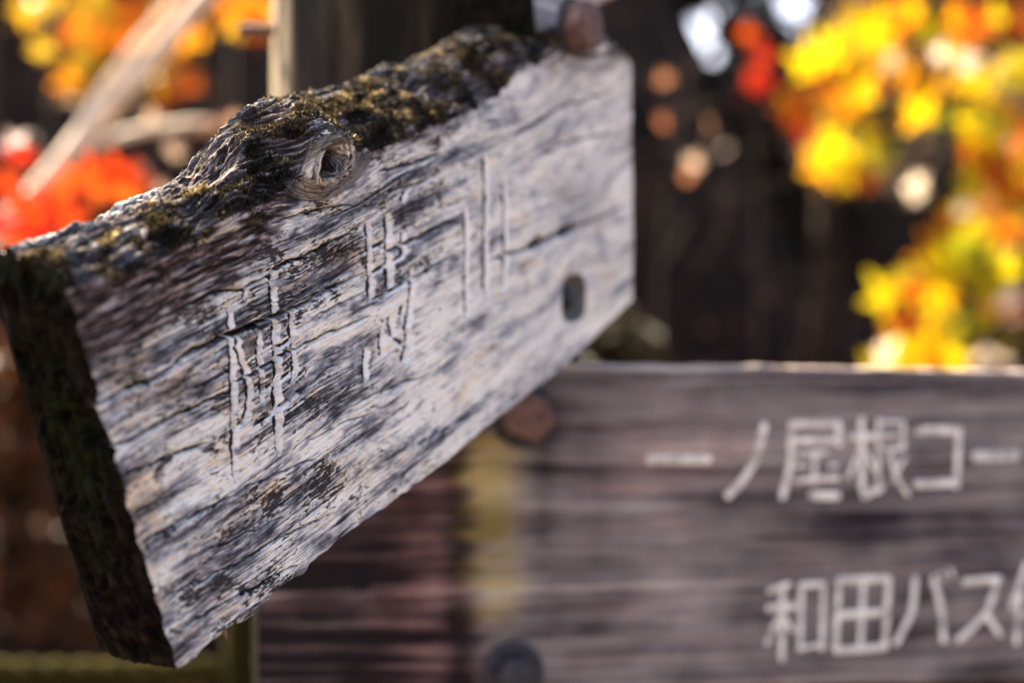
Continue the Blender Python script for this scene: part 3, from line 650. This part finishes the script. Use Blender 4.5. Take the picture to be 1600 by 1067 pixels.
plank('plank', PL2, [(404, 560), (1760, 582), (1760, 1060), (404, 1092)], .04, M['board'], r2, 20, masks2, 140, 300)
STROKES = {   # character: list of (polyline in photograph pixels, stroke width)
    'one': [([(1016, 718), (1106, 717)], 21)],
    'no': [([(1194, 664), (1182, 710), (1164, 745), (1137, 774)], 16)],
    'tail': [([(1240, 662), (1310, 662)], 15), ([(1310, 660), (1311, 694)], 15), ([(1238, 688), (1308, 688)], 15), ([(1236, 662), (1234, 725), (1222, 776)], 14),
             ([(1246, 710), (1290, 706)], 9), ([(1243, 728), (1262, 727)], 8), ([(1274, 706), (1272, 752)], 11), ([(1238, 750), (1308, 746)], 12), ([(1268, 774), (1308, 774)], 17), ([(1296, 728), (1308, 726)], 8)],
    'root': [([(1346, 655), (1347, 765)], 14), ([(1330, 682), (1368, 682)], 15), ([(1344, 700), (1326, 744)], 9), ([(1352, 706), (1368, 738)], 9), ([(1372, 656), (1372, 768)], 9), ([(1374, 660), (1410, 660)], 9), ([(1411, 660), (1411, 700)], 9),
             ([(1376, 680), (1408, 680)], 8), ([(1374, 701), (1410, 700)], 9), ([(1390, 704), (1400, 745), (1418, 772)], 11), ([(1414, 716), (1398, 740)], 9), ([(1350, 774), (1376, 762)], 17)],
    'ko': [([(1434, 672), (1498, 672)], 18), ([(1498, 672), (1494, 760)], 14), ([(1432, 756), (1494, 754)], 16)],
    'dash': [([(1524, 713), (1588, 712)], 21)],
    'peace': [([(1202, 922), (1232, 912)], 13), ([(1200, 950), (1240, 947)], 15), ([(1222, 920), (1221, 1028)], 12), ([(1218, 960), (1198, 1004)], 11), ([(1226, 964), (1238, 985)], 10), ([(1252, 914), (1250, 1014)], 12), ([(1252, 914), (1286, 912)], 14), ([(1287, 912), (1284, 1012)], 12), ([(1252, 1012), (1284, 1006)], 8)],
    'field': [([(1312, 906), (1386, 903)], 15), ([(1310, 960), (1384, 956)], 15), ([(1308, 1016), (1378, 1010)], 15), ([(1311, 906), (1305, 1014)], 13), ([(1388, 904), (1382, 1010)], 13), ([(1349, 906), (1344, 1012)], 13)],
    'ba': [([(1430, 902), (1424, 955), (1400, 1004)], 14), ([(1458, 902), (1470, 950), (1474, 1000)], 14), ([(1470, 894), (1475, 908)], 9), ([(1484, 889), (1489, 902)], 9)],
    'su': [([(1506, 908), (1560, 904)], 15), ([(1558, 904), (1540, 958), (1498, 998)], 13), ([(1540, 958), (1562, 990)], 13)],
    'stop': [([(1604, 880), (1580, 950)], 13), ([(1594, 925), (1588, 1004)], 13), ([(1612, 906), (1680, 902)], 12), ([(1612, 930), (1676, 927)], 10), ([(1606, 962), (1684, 958)], 11), ([(1646, 966), (1644, 1010)], 12)],
    'su_upper': [([(1618, 672), (1680, 670)], 16), ([(1680, 670), (1660, 724), (1612, 768)], 14), ([(1660, 724), (1690, 762)], 14)],
}
def build_character(strokes, parent, seed):
    """each stroke a shallow rounded bar of paint seated in the wood"""
    V = []; Fc = []; rs = np.random.default_rng(seed)
    for si, (pts, wd) in enumerate(strokes):
        pts = np.array(pts, float)
        if len(pts) > 2: pts = np.array(curve_pts(pts, 12))
        S, Z = PL2.hit(pts[:, 0], pts[:, 1]); P = np.stack([S, Z], -1)
        t = np.gradient(P, axis=0); t /= np.linalg.norm(t, axis=1, keepdims=True); nn = np.stack([-t[:, 1], t[:, 0]], -1); hw = wd / F * 1.37 * .5 * .76
        # rounded outline
        L = [P[i] + nn[i] * hw * rs.uniform(.88, 1.06) for i in range(len(P))]; Rr = [P[i] - nn[i] * hw * rs.uniform(.88, 1.06) for i in range(len(P))]
        def cap(c, n, t, sgn): return [c + n * hw * math.cos(x) + t * sgn * hw * .8 * math.sin(x) for x in np.linspace(0, math.pi, 7)[1:-1]]
        out = L + cap(P[-1], nn[-1], t[-1], 1) + Rr[::-1] + cap(P[0], -nn[0], t[0], -1)
        b = len(V); m = len(out); c = np.mean(out, 0); z = .0006 + .0002 * (si % 5)
        out = np.array(out)
        for k, (sc, hgt) in enumerate(((1.0, -.004), (1.0, z), (.0, z + .0005))):
            q = out if k < 2 else P[np.argmin(((out[:, None] - P[None]) ** 2).sum(-1), 1)] * .75 + out * .25
            V += list(PL2.pos(q[:, 0], q[:, 1], np.full(m, hgt)))
        for r_ in range(2): Fc += [(b + r_ * m + (k + 1) % m, b + r_ * m + k, b + (r_ + 1) * m + k, b + (r_ + 1) * m + (k + 1) % m) for k in range(m)]
        Fc.append(tuple(b + 2 * m + k for k in range(m))[::-1])
    return link('painted_character', py_mesh('painted_character', V, Fc, False), M['paint'], parent)
for k, key in enumerate(STROKES): build_character(STROKES[key], r2, k)
bolt(r2, PL2, 816, 648, .0235, .046, M['rust'], 6, (.031, .003), .001, .2, .35)
bolt(r2, PL2, 800, 1050, .0200, .020, M['iron'], 6, (.030, .003), .001, .2, .1)

PL3 = Plane(835, 1.26, 58.2)
r3 = empty('upper_signboard', (PL3.pos(.1, .2)[0], PL3.pos(.1, .2)[1], CZ + .24), 'pale grey board end above the carved board, cut off by the picture top', 'signboard')
def masks3(PX, PY, S, Z):
    m = np.zeros(PX.shape + (4,)); m[..., 3] = .02; return m
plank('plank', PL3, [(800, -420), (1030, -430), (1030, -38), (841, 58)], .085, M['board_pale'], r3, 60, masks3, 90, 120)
def end_slab(pl, tl, bl, thick, root, seed):
    """dark end of a board: its own skin just proud of the cut"""
    s0, z0 = pl.hit(np.array([tl[0], bl[0]], float), np.array([tl[1], bl[1]], float)); n = 60; v = np.linspace(0, 1, n)[:, None]; w = np.linspace(0, 1, 40)[None]
    S = s0[0] * v + s0[1] * (1 - v) - .004 + 0 * w; Z = z0[0] * v + z0[1] * (1 - v) + 0 * w; off = .001 - (thick + .003) * w + 0 * v
    S = S - .004 * fbm(Z * 60, off * 60, 4, seed) * np.minimum(1, 8 * np.minimum(w, 1 - w)); Z = Z + .003 * fbm(off * 50, off * 0, 3, seed + 1) * (1 - v)
    me = np_mesh('end_grain', pl.pos(S, Z, off), grid_quads(n, 40)[:, ::-1]); mm = np.zeros((n, 40, 4)); mm[..., 1] = .3
    attr(me, 'gc', np.stack([off, Z, S], -1), 'FLOAT_VECTOR'); attr(me, 'mk', mm); link('end_grain', me, M['end'], root)
end_slab(PL3, (800, -420), (841, 58), .085, r3, 171)
end_slab(PL2, (404, 560), (404, 1092), .04, r2, 175)  # dark skin added so the sunlit end of this board reads as shaded


# ------------------------------------------------------------------ the post both boards are bolted to
def build_post():
    cx, cy, r = -.0925, 1.555, .168
    nr, nc = 260, 150; h = np.linspace(-.1, 2.75, nr)[:, None]; th = np.linspace(0, 2 * np.pi, nc)[None]
    c, s = np.cos(th), np.sin(th)
    rad = r + .006 * fbm(c * 6, s * 6 + h * .5, 4, 151) + .004 * fbm(c * 22, s * 22 + h * .9, 3, 152) + .004 * fbm(c * 2, s * 2 + h * 2.0, 2, 153)
    V = np.stack([cx + rad * c, cy + rad * s, h + 0 * th], -1)
    root = empty('sign_post', (cx, cy, 0), 'dark round log post standing behind the signboards, sunlit along its edge', 'post')
    me = np_mesh('log', V, grid_quads(nr, nc)); import bmesh
    bm = bmesh.new(); bm.from_mesh(me); bm.verts.ensure_lookup_table(); bm.faces.new([bm.verts[(nr - 1) * nc + k] for k in range(nc - 1)]); bm.to_mesh(me); bm.free()
    bl = sstep(-.03, .05, (cx - .141 - V[..., 0]) + .02 * fbm(c * 9, s * 9 + h * 2.2, 3, 154) + .05 * np.clip(CZ + .26 - V[..., 2], -2, .10)) * sstep(2.2, 1.9, V[..., 2])  # sunlit edge of the log, put into the colour with a ragged border
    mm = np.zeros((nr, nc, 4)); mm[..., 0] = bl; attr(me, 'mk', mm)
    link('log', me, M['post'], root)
    # threaded rod end sticking out of the side
    a = at(374, 47, 1.50); b = at(440, 47, 1.50); seg = 14; n = 60; V = []
    for i in range(n):
        p = a.lerp(b, i / (n - 1))
        for k in range(seg):
            t = 2 * math.pi * k / seg; rr = .0062 + .0009 * math.sin(i * 1.15 + t)
            V.append((p.x, p.y + rr * math.cos(t), p.z + rr * math.sin(t)))
    Fc = [(i * seg + k, i * seg + (k + 1) % seg, (i + 1) * seg + (k + 1) % seg, (i + 1) * seg + k) for i in range(n - 1) for k in range(seg)] + [tuple(range(seg))]
    link('threaded_rod', py_mesh('threaded_rod', V, Fc), M['rust'], root)
    # spacer sleeves the board bolts pass through
    for z in (CZ + .22, CZ + .05):
        q = PL1.pos(*PL1.hit(np.array(893.), np.array(300.)), -.06); p0 = np.array([q[0], q[1], z]); Vv, Fc = tube([p0, p0 - PL1.n * .16], [.016, .016], 12); link('bolt_shank', py_mesh('bolt_shank', Vv, Fc), M['iron'], root)
build_post()

# ------------------------------------------------------------------ autumn trees behind
def leaf_mesh(name, size, fold=.15, lobes=5):
    """palmate maple leaf: lobed outline, folded a little along the midrib, with a stalk"""
    out = []; tips = [(-112, .62), (-58, .86), (0, 1.0), (58, .86), (112, .62)] if lobes == 5 else [(-70, .7), (0, 1.0), (70, .7)]
    out.append((0, -.12))
    for k, (an, l) in enumerate(tips):
        t = R(an); 
        if k > 0:
            m = R((an + tips[k - 1][0]) / 2); out.append((math.sin(m) * .40, math.cos(m) * .40))
        for dv, f in ((-13, .66), (0, 1.0), (13, .66)): out.append((math.sin(t + R(dv)) * l * f, math.cos(t + R(dv)) * l * f))
    V = [(0, 0, 0)] + [(x * size, y * size, -fold * size * abs(x) + .12 * size * y * y) for x, y in out]
    n = len(out); Fc = [(0, 1 + (k + 1) % n, 1 + k) for k in range(n)]
    b = len(V); V += [(-.012 * size, -.1 * size, 0), (.012 * size, -.1 * size, 0), (.01 * size, -.7 * size, .1 * size), (-.01 * size, -.7 * size, .1 * size)]; Fc.append((b, b + 1, b + 2, b + 3))
    return py_mesh(name, V, Fc)
def leaves(root, spots, me, spread_rot=.6):
    for p in spots:
        o = bpy.data.objects.new('leaf', me); COL.objects.link(o); o.parent = root; o.location = Vector(p) - root.location
        o.rotation_euler = (R(90) + random.gauss(.25, spread_rot), random.gauss(0, .8), random.gauss(0, spread_rot)); s = random.uniform(.72, 1.15); o.scale = (s, s, s)
def limb(root, pts, r0, r1, mat, n=14, name='branch'):
    c = curve_pts(pts, n); Vv, Fc = tube(c, np.linspace(r0, r1, n), 9, .03, len(c)); return link(name, py_mesh(name, Vv, Fc), mat, root)

def near_pts(centres, n, Y0, Y1, sd):
    out = []
    for k in range(n):
        x, y, rx, ry = random.choice(centres)
        out.append(at(x + random.gauss(0, rx), y + random.gauss(0, ry), random.uniform(Y0, Y1)))
    return out
# yellow maple, right
ty = empty('yellow_maple', (2.15, 4.0, 0), 'maple with glowing yellow and orange leaves, blurred behind the painted board', 'tree')
limb(ty, [(2.15, 4.0, -.05), (2.1, 4.02, .8), (2.02, 4.0, 1.7), (2.1, 4.0, 3.2)], .06, .035, M['bark'], name='trunk')
limb(ty, [(2.04, 4.0, 1.6), (1.5, 3.95, 2.0), at(1330, 120, 3.9), at(1230, 130, 3.9)], .022, .005, M['bark'])
limb(ty, [(2.06, 4.0, 1.3), (1.6, 3.9, 1.5), at(1430, 330, 3.8), at(1330, 260, 3.8)], .018, .004, M['bark'])
limb(ty, [(2.08, 4.0, .9), (1.6, 3.9, 1.2), at(1450, 480, 3.7)], .016, .004, M['bark'])
me_y = leaf_mesh('yellow_leaf', .095); me_y.materials.append(M['leaf_yellow'])
Cy = [(1375, 60, 36, 34), (1375, 60, 36, 34), (1290, 90, 34, 26), (1265, 170, 26, 12), (1350, 150, 30, 26), (1350, 235, 26, 24), (1345, 265, 22, 14), (1445, 180, 14, 14), (1500, 70, 30, 24), (1560, 40, 30, 40), (1580, 120, 20, 16),
      (1530, 220, 26, 22), (1580, 220, 18, 26), (1500, 280, 20, 16), (1510, 390, 26, 22), (1440, 460, 26, 26), (1430, 480, 24, 22), (1460, 420, 18, 18), (1580, 350, 20, 26), (1560, 400, 26, 20), (1400, 560, 34, 14), (1590, 300, 16, 20), (1480, 540, 30, 20), (1300, 240, 14, 12), (1590, 80, 30, 40), (1540, 150, 30, 30), (1570, 290, 30, 30), (1480, 330, 40, 30), (1420, 110, 40, 30), (1530, 470, 50, 40), (1585, 520, 30, 30)]
leaves(ty, near_pts(Cy, 165, 3.4, 4.3, 1), me_y)
leaves(ty, near_pts([(1720, 100, 90, 120), (1700, 350, 80, 120), (1500, -120, 160, 60), (1850, 200, 80, 150)], 70, 3.5, 4.4, 1), me_y)
me_p = leaf_mesh('pale_glint_leaf', .06); me_p.materials.append(M['leaf_pale'])  # dry pale leaves, some coloured to stand in for sun glints
leaves(ty, [at(x, y, 3.6) for x, y in ((1432, 292), (1425, 306), (1500, 330), (1385, 545), (1375, 560), (1580, 470), (1590, 500), (1560, 560), (1470, 90), (1505, 95), (1575, 230), (1530, 560))], me_p)
# red-orange maple, left
tr = empty('red_maple', (-1.9, 3.4, 0), 'maple with scarlet and orange leaves low at the edge of the picture', 'tree')
limb(tr, [(-1.9, 3.4, -.05), (-1.8, 3.4, .9), (-1.9, 3.4, 2.4)], .05, .03, M['bark'], name='trunk')
limb(tr, [(-1.83, 3.4, 1.2), (-1.4, 3.3, 1.6), at(120, 300, 3.2), at(230, 285, 3.2)], .016, .004, M['bark'])
me_r = leaf_mesh('red_leaf', .052); me_r.materials.append(M['leaf_red'])
Cr = [(20, 290, 30, 30), (60, 300, 34, 22), (110, 300, 30, 18), (150, 285, 24, 14), (30, 340, 34, 26), (80, 340, 20, 16), (20, 250, 24, 24), (190, 290, 22, 10), (10, 380, 30, 14)]
leaves(tr, near_pts(Cr, 36, 2.25, 2.9, 2), me_r)
# orange maple farther left
to = empty('orange_maple', (-1.55, 4.3, 0), 'maple with amber orange leaves behind the pale bare branches', 'tree')
limb(to, [(-1.55, 4.3, -.05), (-1.5, 4.3, 1.0), (-1.35, 4.3, 2.2), (-1.3, 4.3, 3.4)], .055, .03, M['bark'], name='trunk')
limb(to, [(-1.36, 4.3, 2.1), (-1.2, 4.2, 2.3), at(330, 40, 4.2)], .015, .004, M['bark'])
me_o = leaf_mesh('orange_leaf', .080); me_o.materials.append(M['leaf_orange'])
Co = [(110, 20, 30, 22), (150, 30, 34, 22), (130, 70, 30, 22), (160, 80, 26, 30), (100, 140, 14, 12), (175, 90, 16, 16), (265, 130, 20, 16), (270, 60, 24, 24), (385, 15, 18, 12), (395, 40, 14, 14), (160, 20, 36, 20)]
leaves(to, near_pts(Co, 80, 3.9, 4.5, 3), me_o)

# bare pale branches at the left
bs = empty('bare_shrub', (at(-230, 500, 3.0).x, 3.0, 0), 'bare shrub with thick pale tan forking branches, sunlit, behind the carved board', 'shrub')
limb(bs, [(at(-230, 533, 3.0).x, 3.0, -.05), at(-230, 800, 3.0), at(-90, 480, 3.0), at(60, 300, 3.0), at(150, 190, 3.0), at(215, 118, 3.0), at(330, -15, 3.0), at(430, -120, 3.0)], .026, .021, M['pale_twig'], 40)
limb(bs, [at(112, 238, 3.0), at(160, 222, 3.0), at(230, 203, 3.0), at(330, 190, 3.0)], .014, .008, M['pale_twig'])
limb(bs, [at(98, 252, 3.0), at(160, 140, 3.0), at(250, 20, 3.0), at(280, -40, 3.0)], .010, .007, M['pale_twig'])

me_t = leaf_mesh('tan_leaf', .038); me_t.materials.append(mat_leaf('tan_leaf', [(0, (.22, .11, .07)), (.5, (.30, .19, .13)), (1, (.34, .25, .18))], .3))
leaves(bs, [at(x, y, 3.0) for x, y in ((150, 218), (235, 190), (300, 196), (335, 202), (268, 238), (222, 268), (365, 190), (250, 300))], me_t)
# rope fence low at the left
fp = empty('fence_stake', (at(372, 900, 2.05).x, 2.05, 0), 'mossy olive wooden stake of the rope fence beside the painted board', 'stake')
Vv, Fc = tube([at(372, 2000, 2.05) * 1.0 if False else (at(372, 900, 2.05).x, 2.05, -.05), (at(372, 900, 2.05).x, 2.05, .5), (at(372, 900, 2.05).x + .003, 2.05, at(372, 940, 2.05).z), (at(372, 900, 2.05).x + .003, 2.05, at(372, 936, 2.05).z)], [.027, .026, .025, .018], 14, .02, 5)
link('stake', py_mesh('stake', Vv, Fc), M['stake'], fp)
def build_rope():
    a = at(-120, 1046, 2.05); b = at(352, 1046, 2.05); n = 220; V = []; Fc = []
    root = empty('fence_rope', tuple((a + b) / 2), 'old twisted yellowish rope strung low to the fence stake', 'rope')
    for st in range(3):
        pts = []
        for i in range(n):
            t = i / (n - 1); p = a.lerp(b, t); an = t * 22 + st * 2.0944
            pts.append((p.x, p.y + .0105 * math.cos(an), p.z - .012 * math.sin(t * math.pi) * .3 + .0105 * math.sin(an)))
        Vv, Ff = tube(pts, [.0100] * n, 8); link('strand', py_mesh('strand', Vv, Ff), M['rope'], root)
build_rope()

# ------------------------------------------------------------------ dark forest backdrop: trunks, thicket, boulders
def leaf_cloud(centres, n, size, seed):
    """n small pointed leaves spread through ellipsoids (cx,cy,cz,rx,ry,rz)"""
    r_ = np.random.default_rng(seed); C = np.array(centres, float); k = r_.integers(0, len(C), n)
    d = r_.normal(0, 1, (n, 3)); d /= np.linalg.norm(d, axis=1, keepdims=True); q = r_.uniform(.25, 1, (n, 1)) ** .5
    p = C[k, :3] + d * q * C[k, 3:6]
    t = r_.normal(0, 1, (n, 3)); t /= np.linalg.norm(t, axis=1, keepdims=True); s = np.cross(t, r_.normal(0, 1, (n, 3))); s /= np.linalg.norm(s, axis=1, keepdims=True)
    l = size * r_.uniform(.6, 1.4, (n, 1))
    V = np.stack([p - t * l * .5, p + s * l * .25, p + t * l * .5, p - s * l * .25], 1).reshape(-1, 3)
    return V, np.arange(n * 4).reshape(-1, 4)
def tree(name, label, x, Y, r0, h, mat, seed, lean=0.0, crown=True):
    p = at(x, 533, Y); root = empty(name, (p.x, Y, 0), label, 'tree', None)
    g = max(0, (Y - 5.0)) * .55
    limb(root, [(p.x, Y, g - .4), (p.x + lean * .3, Y, 1.2), (p.x + lean * .6, Y, 2.2), (p.x + lean, Y, h)], r0 * 1.15, r0 * .6, mat, 16, 'trunk')
    limb(root, [(p.x + lean * .7, Y, h * .62), (p.x + lean + .5, Y - .2, h * .72), (p.x + lean + 1.0, Y - .3, h * .86)], r0 * .3, r0 * .1, mat)
    limb(root, [(p.x + lean * .7, Y, h * .58), (p.x + lean - .5, Y - .1, h * .7), (p.x + lean - .9, Y - .3, h * .8)], r0 * .3, r0 * .1, mat)
    if crown:
        rs = np.random.default_rng(seed); cs = [(p.x + lean + rs.normal(0, .8), Y + rs.normal(0, .5), h * .85 + rs.normal(0, .6), .6, .6, .45) for _ in range(12)]
        V, Q = leaf_cloud(cs, 5200, .11, seed); link('crown', np_mesh('crown', V, Q), M['thicket'], root)
    return root
tree('cedar_tree', 'dark thick tree trunk at the extreme left edge of the picture', 15, 4.9, .085, 9.4, M['bark'], 31)
tree('cedar_tree', 'brown tree trunk rising in the dark gap right of the carved board', 1178, 5.4, .062, 9.6, M['bark_brown'], 32, .5)
tree('cedar_tree', 'dim dark trunk close behind the far end of the carved board', 1045, 6.2, .10, 9.8, M['bark'], 33, -.7)
tree('cedar_tree', 'dark trunk between the orange maple and the sign post', 365, 5.6, .09, 9.8, M['bark'], 34, .1)
tb = empty('bare_sapling', (at(1020, 500, 3.6).x, 3.6, 0), 'thin leafless sapling with side twigs right of the carved board', 'sapling')
limb(tb, [(at(1020, 500, 3.6).x, 3.6, -.05), at(1030, 600, 3.6), at(1040, 330, 3.6), at(1075, 120, 3.6), at(1000, -60, 3.6)], .008, .006, M['bark'], 20)
limb(tb, [at(1040, 300, 3.6), at(1000, 270, 3.55), at(960, 262, 3.5)], .007, .003, M['bark_brown'])
limb(tb, [at(1060, 190, 3.6), at(1130, 160, 3.6), at(1230, 185, 3.6)], .009, .004, M['bark_brown'])
limb(tb, [at(1075, 120, 3.6), at(1120, 60, 3.6), at(1110, -30, 3.6)], .010, .005, M['bark_brown'])
me_d = leaf_mesh('dry_leaf', .035); me_d.materials.append(mat_leaf('dry_brown_leaf', [(0, (.22, .075, .03)), (.5, (.34, .16, .085)), (1, (.40, .29, .21))], .4))
leaves(tb, [at(x, y, 3.5) for x, y in ((1036, 196), (1040, 128), (1110, 192), (1082, 258), (1078, 276))], me_d)
limb(tb, [at(1036, 420, 3.6), at(1090, 330, 3.7), at(1180, 300, 3.8), at(1300, 240, 3.9)], .006, .003, M['bark_brown'])
limb(tb, [at(1034, 480, 3.6), at(1110, 400, 3.5), at(1150, 260, 3.5)], .005, .003, M['bark_brown'])
limb(tb, [at(1090, 330, 3.7), at(1140, 400, 3.7), at(1230, 430, 3.8), at(1330, 420, 3.9)], .005, .002, M['bark_brown'])
rd = empty('red_sapling', (at(1180, 500, 3.9).x, 3.9, 0), 'small red-leaved sapling beside the yellow maple leaves', 'sapling')
limb(rd, [(at(1180, 500, 3.9).x, 3.9, -.05), at(1186, 400, 3.9), at(1182, 60, 3.9)], .009, .003, M['bark'], name='stem')
leaves(rd, near_pts([(1180, 90, 16, 28), (1175, 130, 18, 14), (1260, 200, 16, 8)], 16, 3.8, 4.0, 4), me_r)

rs_ = empty('rust_shrub', (at(40, 800, 4.3).x, 4.3, 0), 'low dim shrub with rust brown leaves in the shadow under the carved board end', 'shrub')
limb(rs_, [(at(40, 800, 4.3).x, 4.3, -.05), at(45, 900, 4.3), at(30, 660, 4.3)], .012, .004, M['bark'], name='stem')
V_, Q_ = leaf_cloud([tuple(at(x, y, 4.3)) + (.16, .15, .13) for x, y in ((10, 640), (60, 720), (20, 800), (70, 880), (10, 940), (110, 960), (40, 570), (-20, 720))], 900, .085, 91)
link('crown', np_mesh('crown', V_ - np.array([0, 0, 0]), Q_), mat_foliage('rust_leaves', [(.3, (.012, .005, .002)), (.5, (.05, .018, .005)), (.7, (.14, .045, .008)), (.85, (.20, .08, .02))], .25), rs_)
os_ = empty('olive_shrub', (at(965, 540, 3.2).x, 3.2, 0), 'dim olive green shrub tip showing under the far corner of the carved board', 'shrub')
limb(os_, [(at(965, 540, 3.2).x, 3.2, -.05), at(955, 700, 3.2), at(962, 520, 3.2)], .009, .003, M['bark'], name='stem')
V_, Q_ = leaf_cloud([tuple(at(x, y, 3.2)) + (.07, .07, .05) for x, y in ((950, 540), (985, 545), (960, 510), (1000, 580), (930, 600))], 260, .06, 92)
link('crown', np_mesh('crown', V_, Q_), mat_foliage('olive_leaves', [(.3, (.009, .007, .002)), (.5, (.024, .018, .004)), (.7, (.05, .034, .007))], .15), os_)
def build_thicket():
    r_ = np.random.default_rng(44); cs = []
    gaps = [(.92, 2.90, .105, .13, .21), (.96, 2.80, .08, .14, .20), (1.38, 3.06, .09, .197, .237)]   # x, z, radius, slant
    for _ in range(330):
        x = r_.uniform(-5.0, 5.6); y = r_.uniform(7.2, 9.0); z = r_.uniform(.3, 4.3)
        
        cs.append((x, y, z, .55, .5, .42))
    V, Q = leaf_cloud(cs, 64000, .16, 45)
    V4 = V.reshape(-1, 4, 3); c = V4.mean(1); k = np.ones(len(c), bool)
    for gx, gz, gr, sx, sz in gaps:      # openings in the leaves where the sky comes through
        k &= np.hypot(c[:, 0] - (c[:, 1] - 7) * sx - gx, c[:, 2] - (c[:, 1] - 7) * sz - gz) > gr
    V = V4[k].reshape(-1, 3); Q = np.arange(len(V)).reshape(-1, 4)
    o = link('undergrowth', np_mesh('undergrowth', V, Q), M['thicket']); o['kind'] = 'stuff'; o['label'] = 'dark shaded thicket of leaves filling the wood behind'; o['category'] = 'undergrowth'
    n = 5200; x = r_.uniform(-5, 5, n); t = r_.uniform(0, 1, n)
    me = bpy.data.objects['hillside'].data; co = np.empty(len(me.vertices) * 3, np.float32); me.vertices.foreach_get('co', co); co = co.reshape(-1, 3)
    sel = co[(np.abs(co[:, 0]) < 5.5) & (co[:, 1] < 8.5)]; b = sel[r_.integers(0, len(sel), n)] + np.stack([r_.uniform(-.4, .4, n), r_.uniform(-.1, .1, n), r_.uniform(.0, .12, n)], -1)
    tt = r_.normal(0, 1, (n, 3)); tt[:, 2] *= .5; tt /= np.linalg.norm(tt, axis=1, keepdims=True); s = np.cross(tt, r_.normal(0, .4, (n, 3)) + np.array([0, -.5, 1])); s /= np.linalg.norm(s, axis=1, keepdims=True); l = r_.uniform(.04, .09, (n, 1))
    V = np.stack([b - tt * l * .5, b + s * l * .3, b + tt * l * .5, b - s * l * .3], 1).reshape(-1, 3)
    o = link('leaf_litter', np_mesh('leaf_litter', V, np.arange(n * 4).reshape(-1, 4)), M['litter']); o['kind'] = 'stuff'; o['label'] = 'brown and orange fallen leaves lying on the bank'; o['category'] = 'leaf litter'
build_thicket()
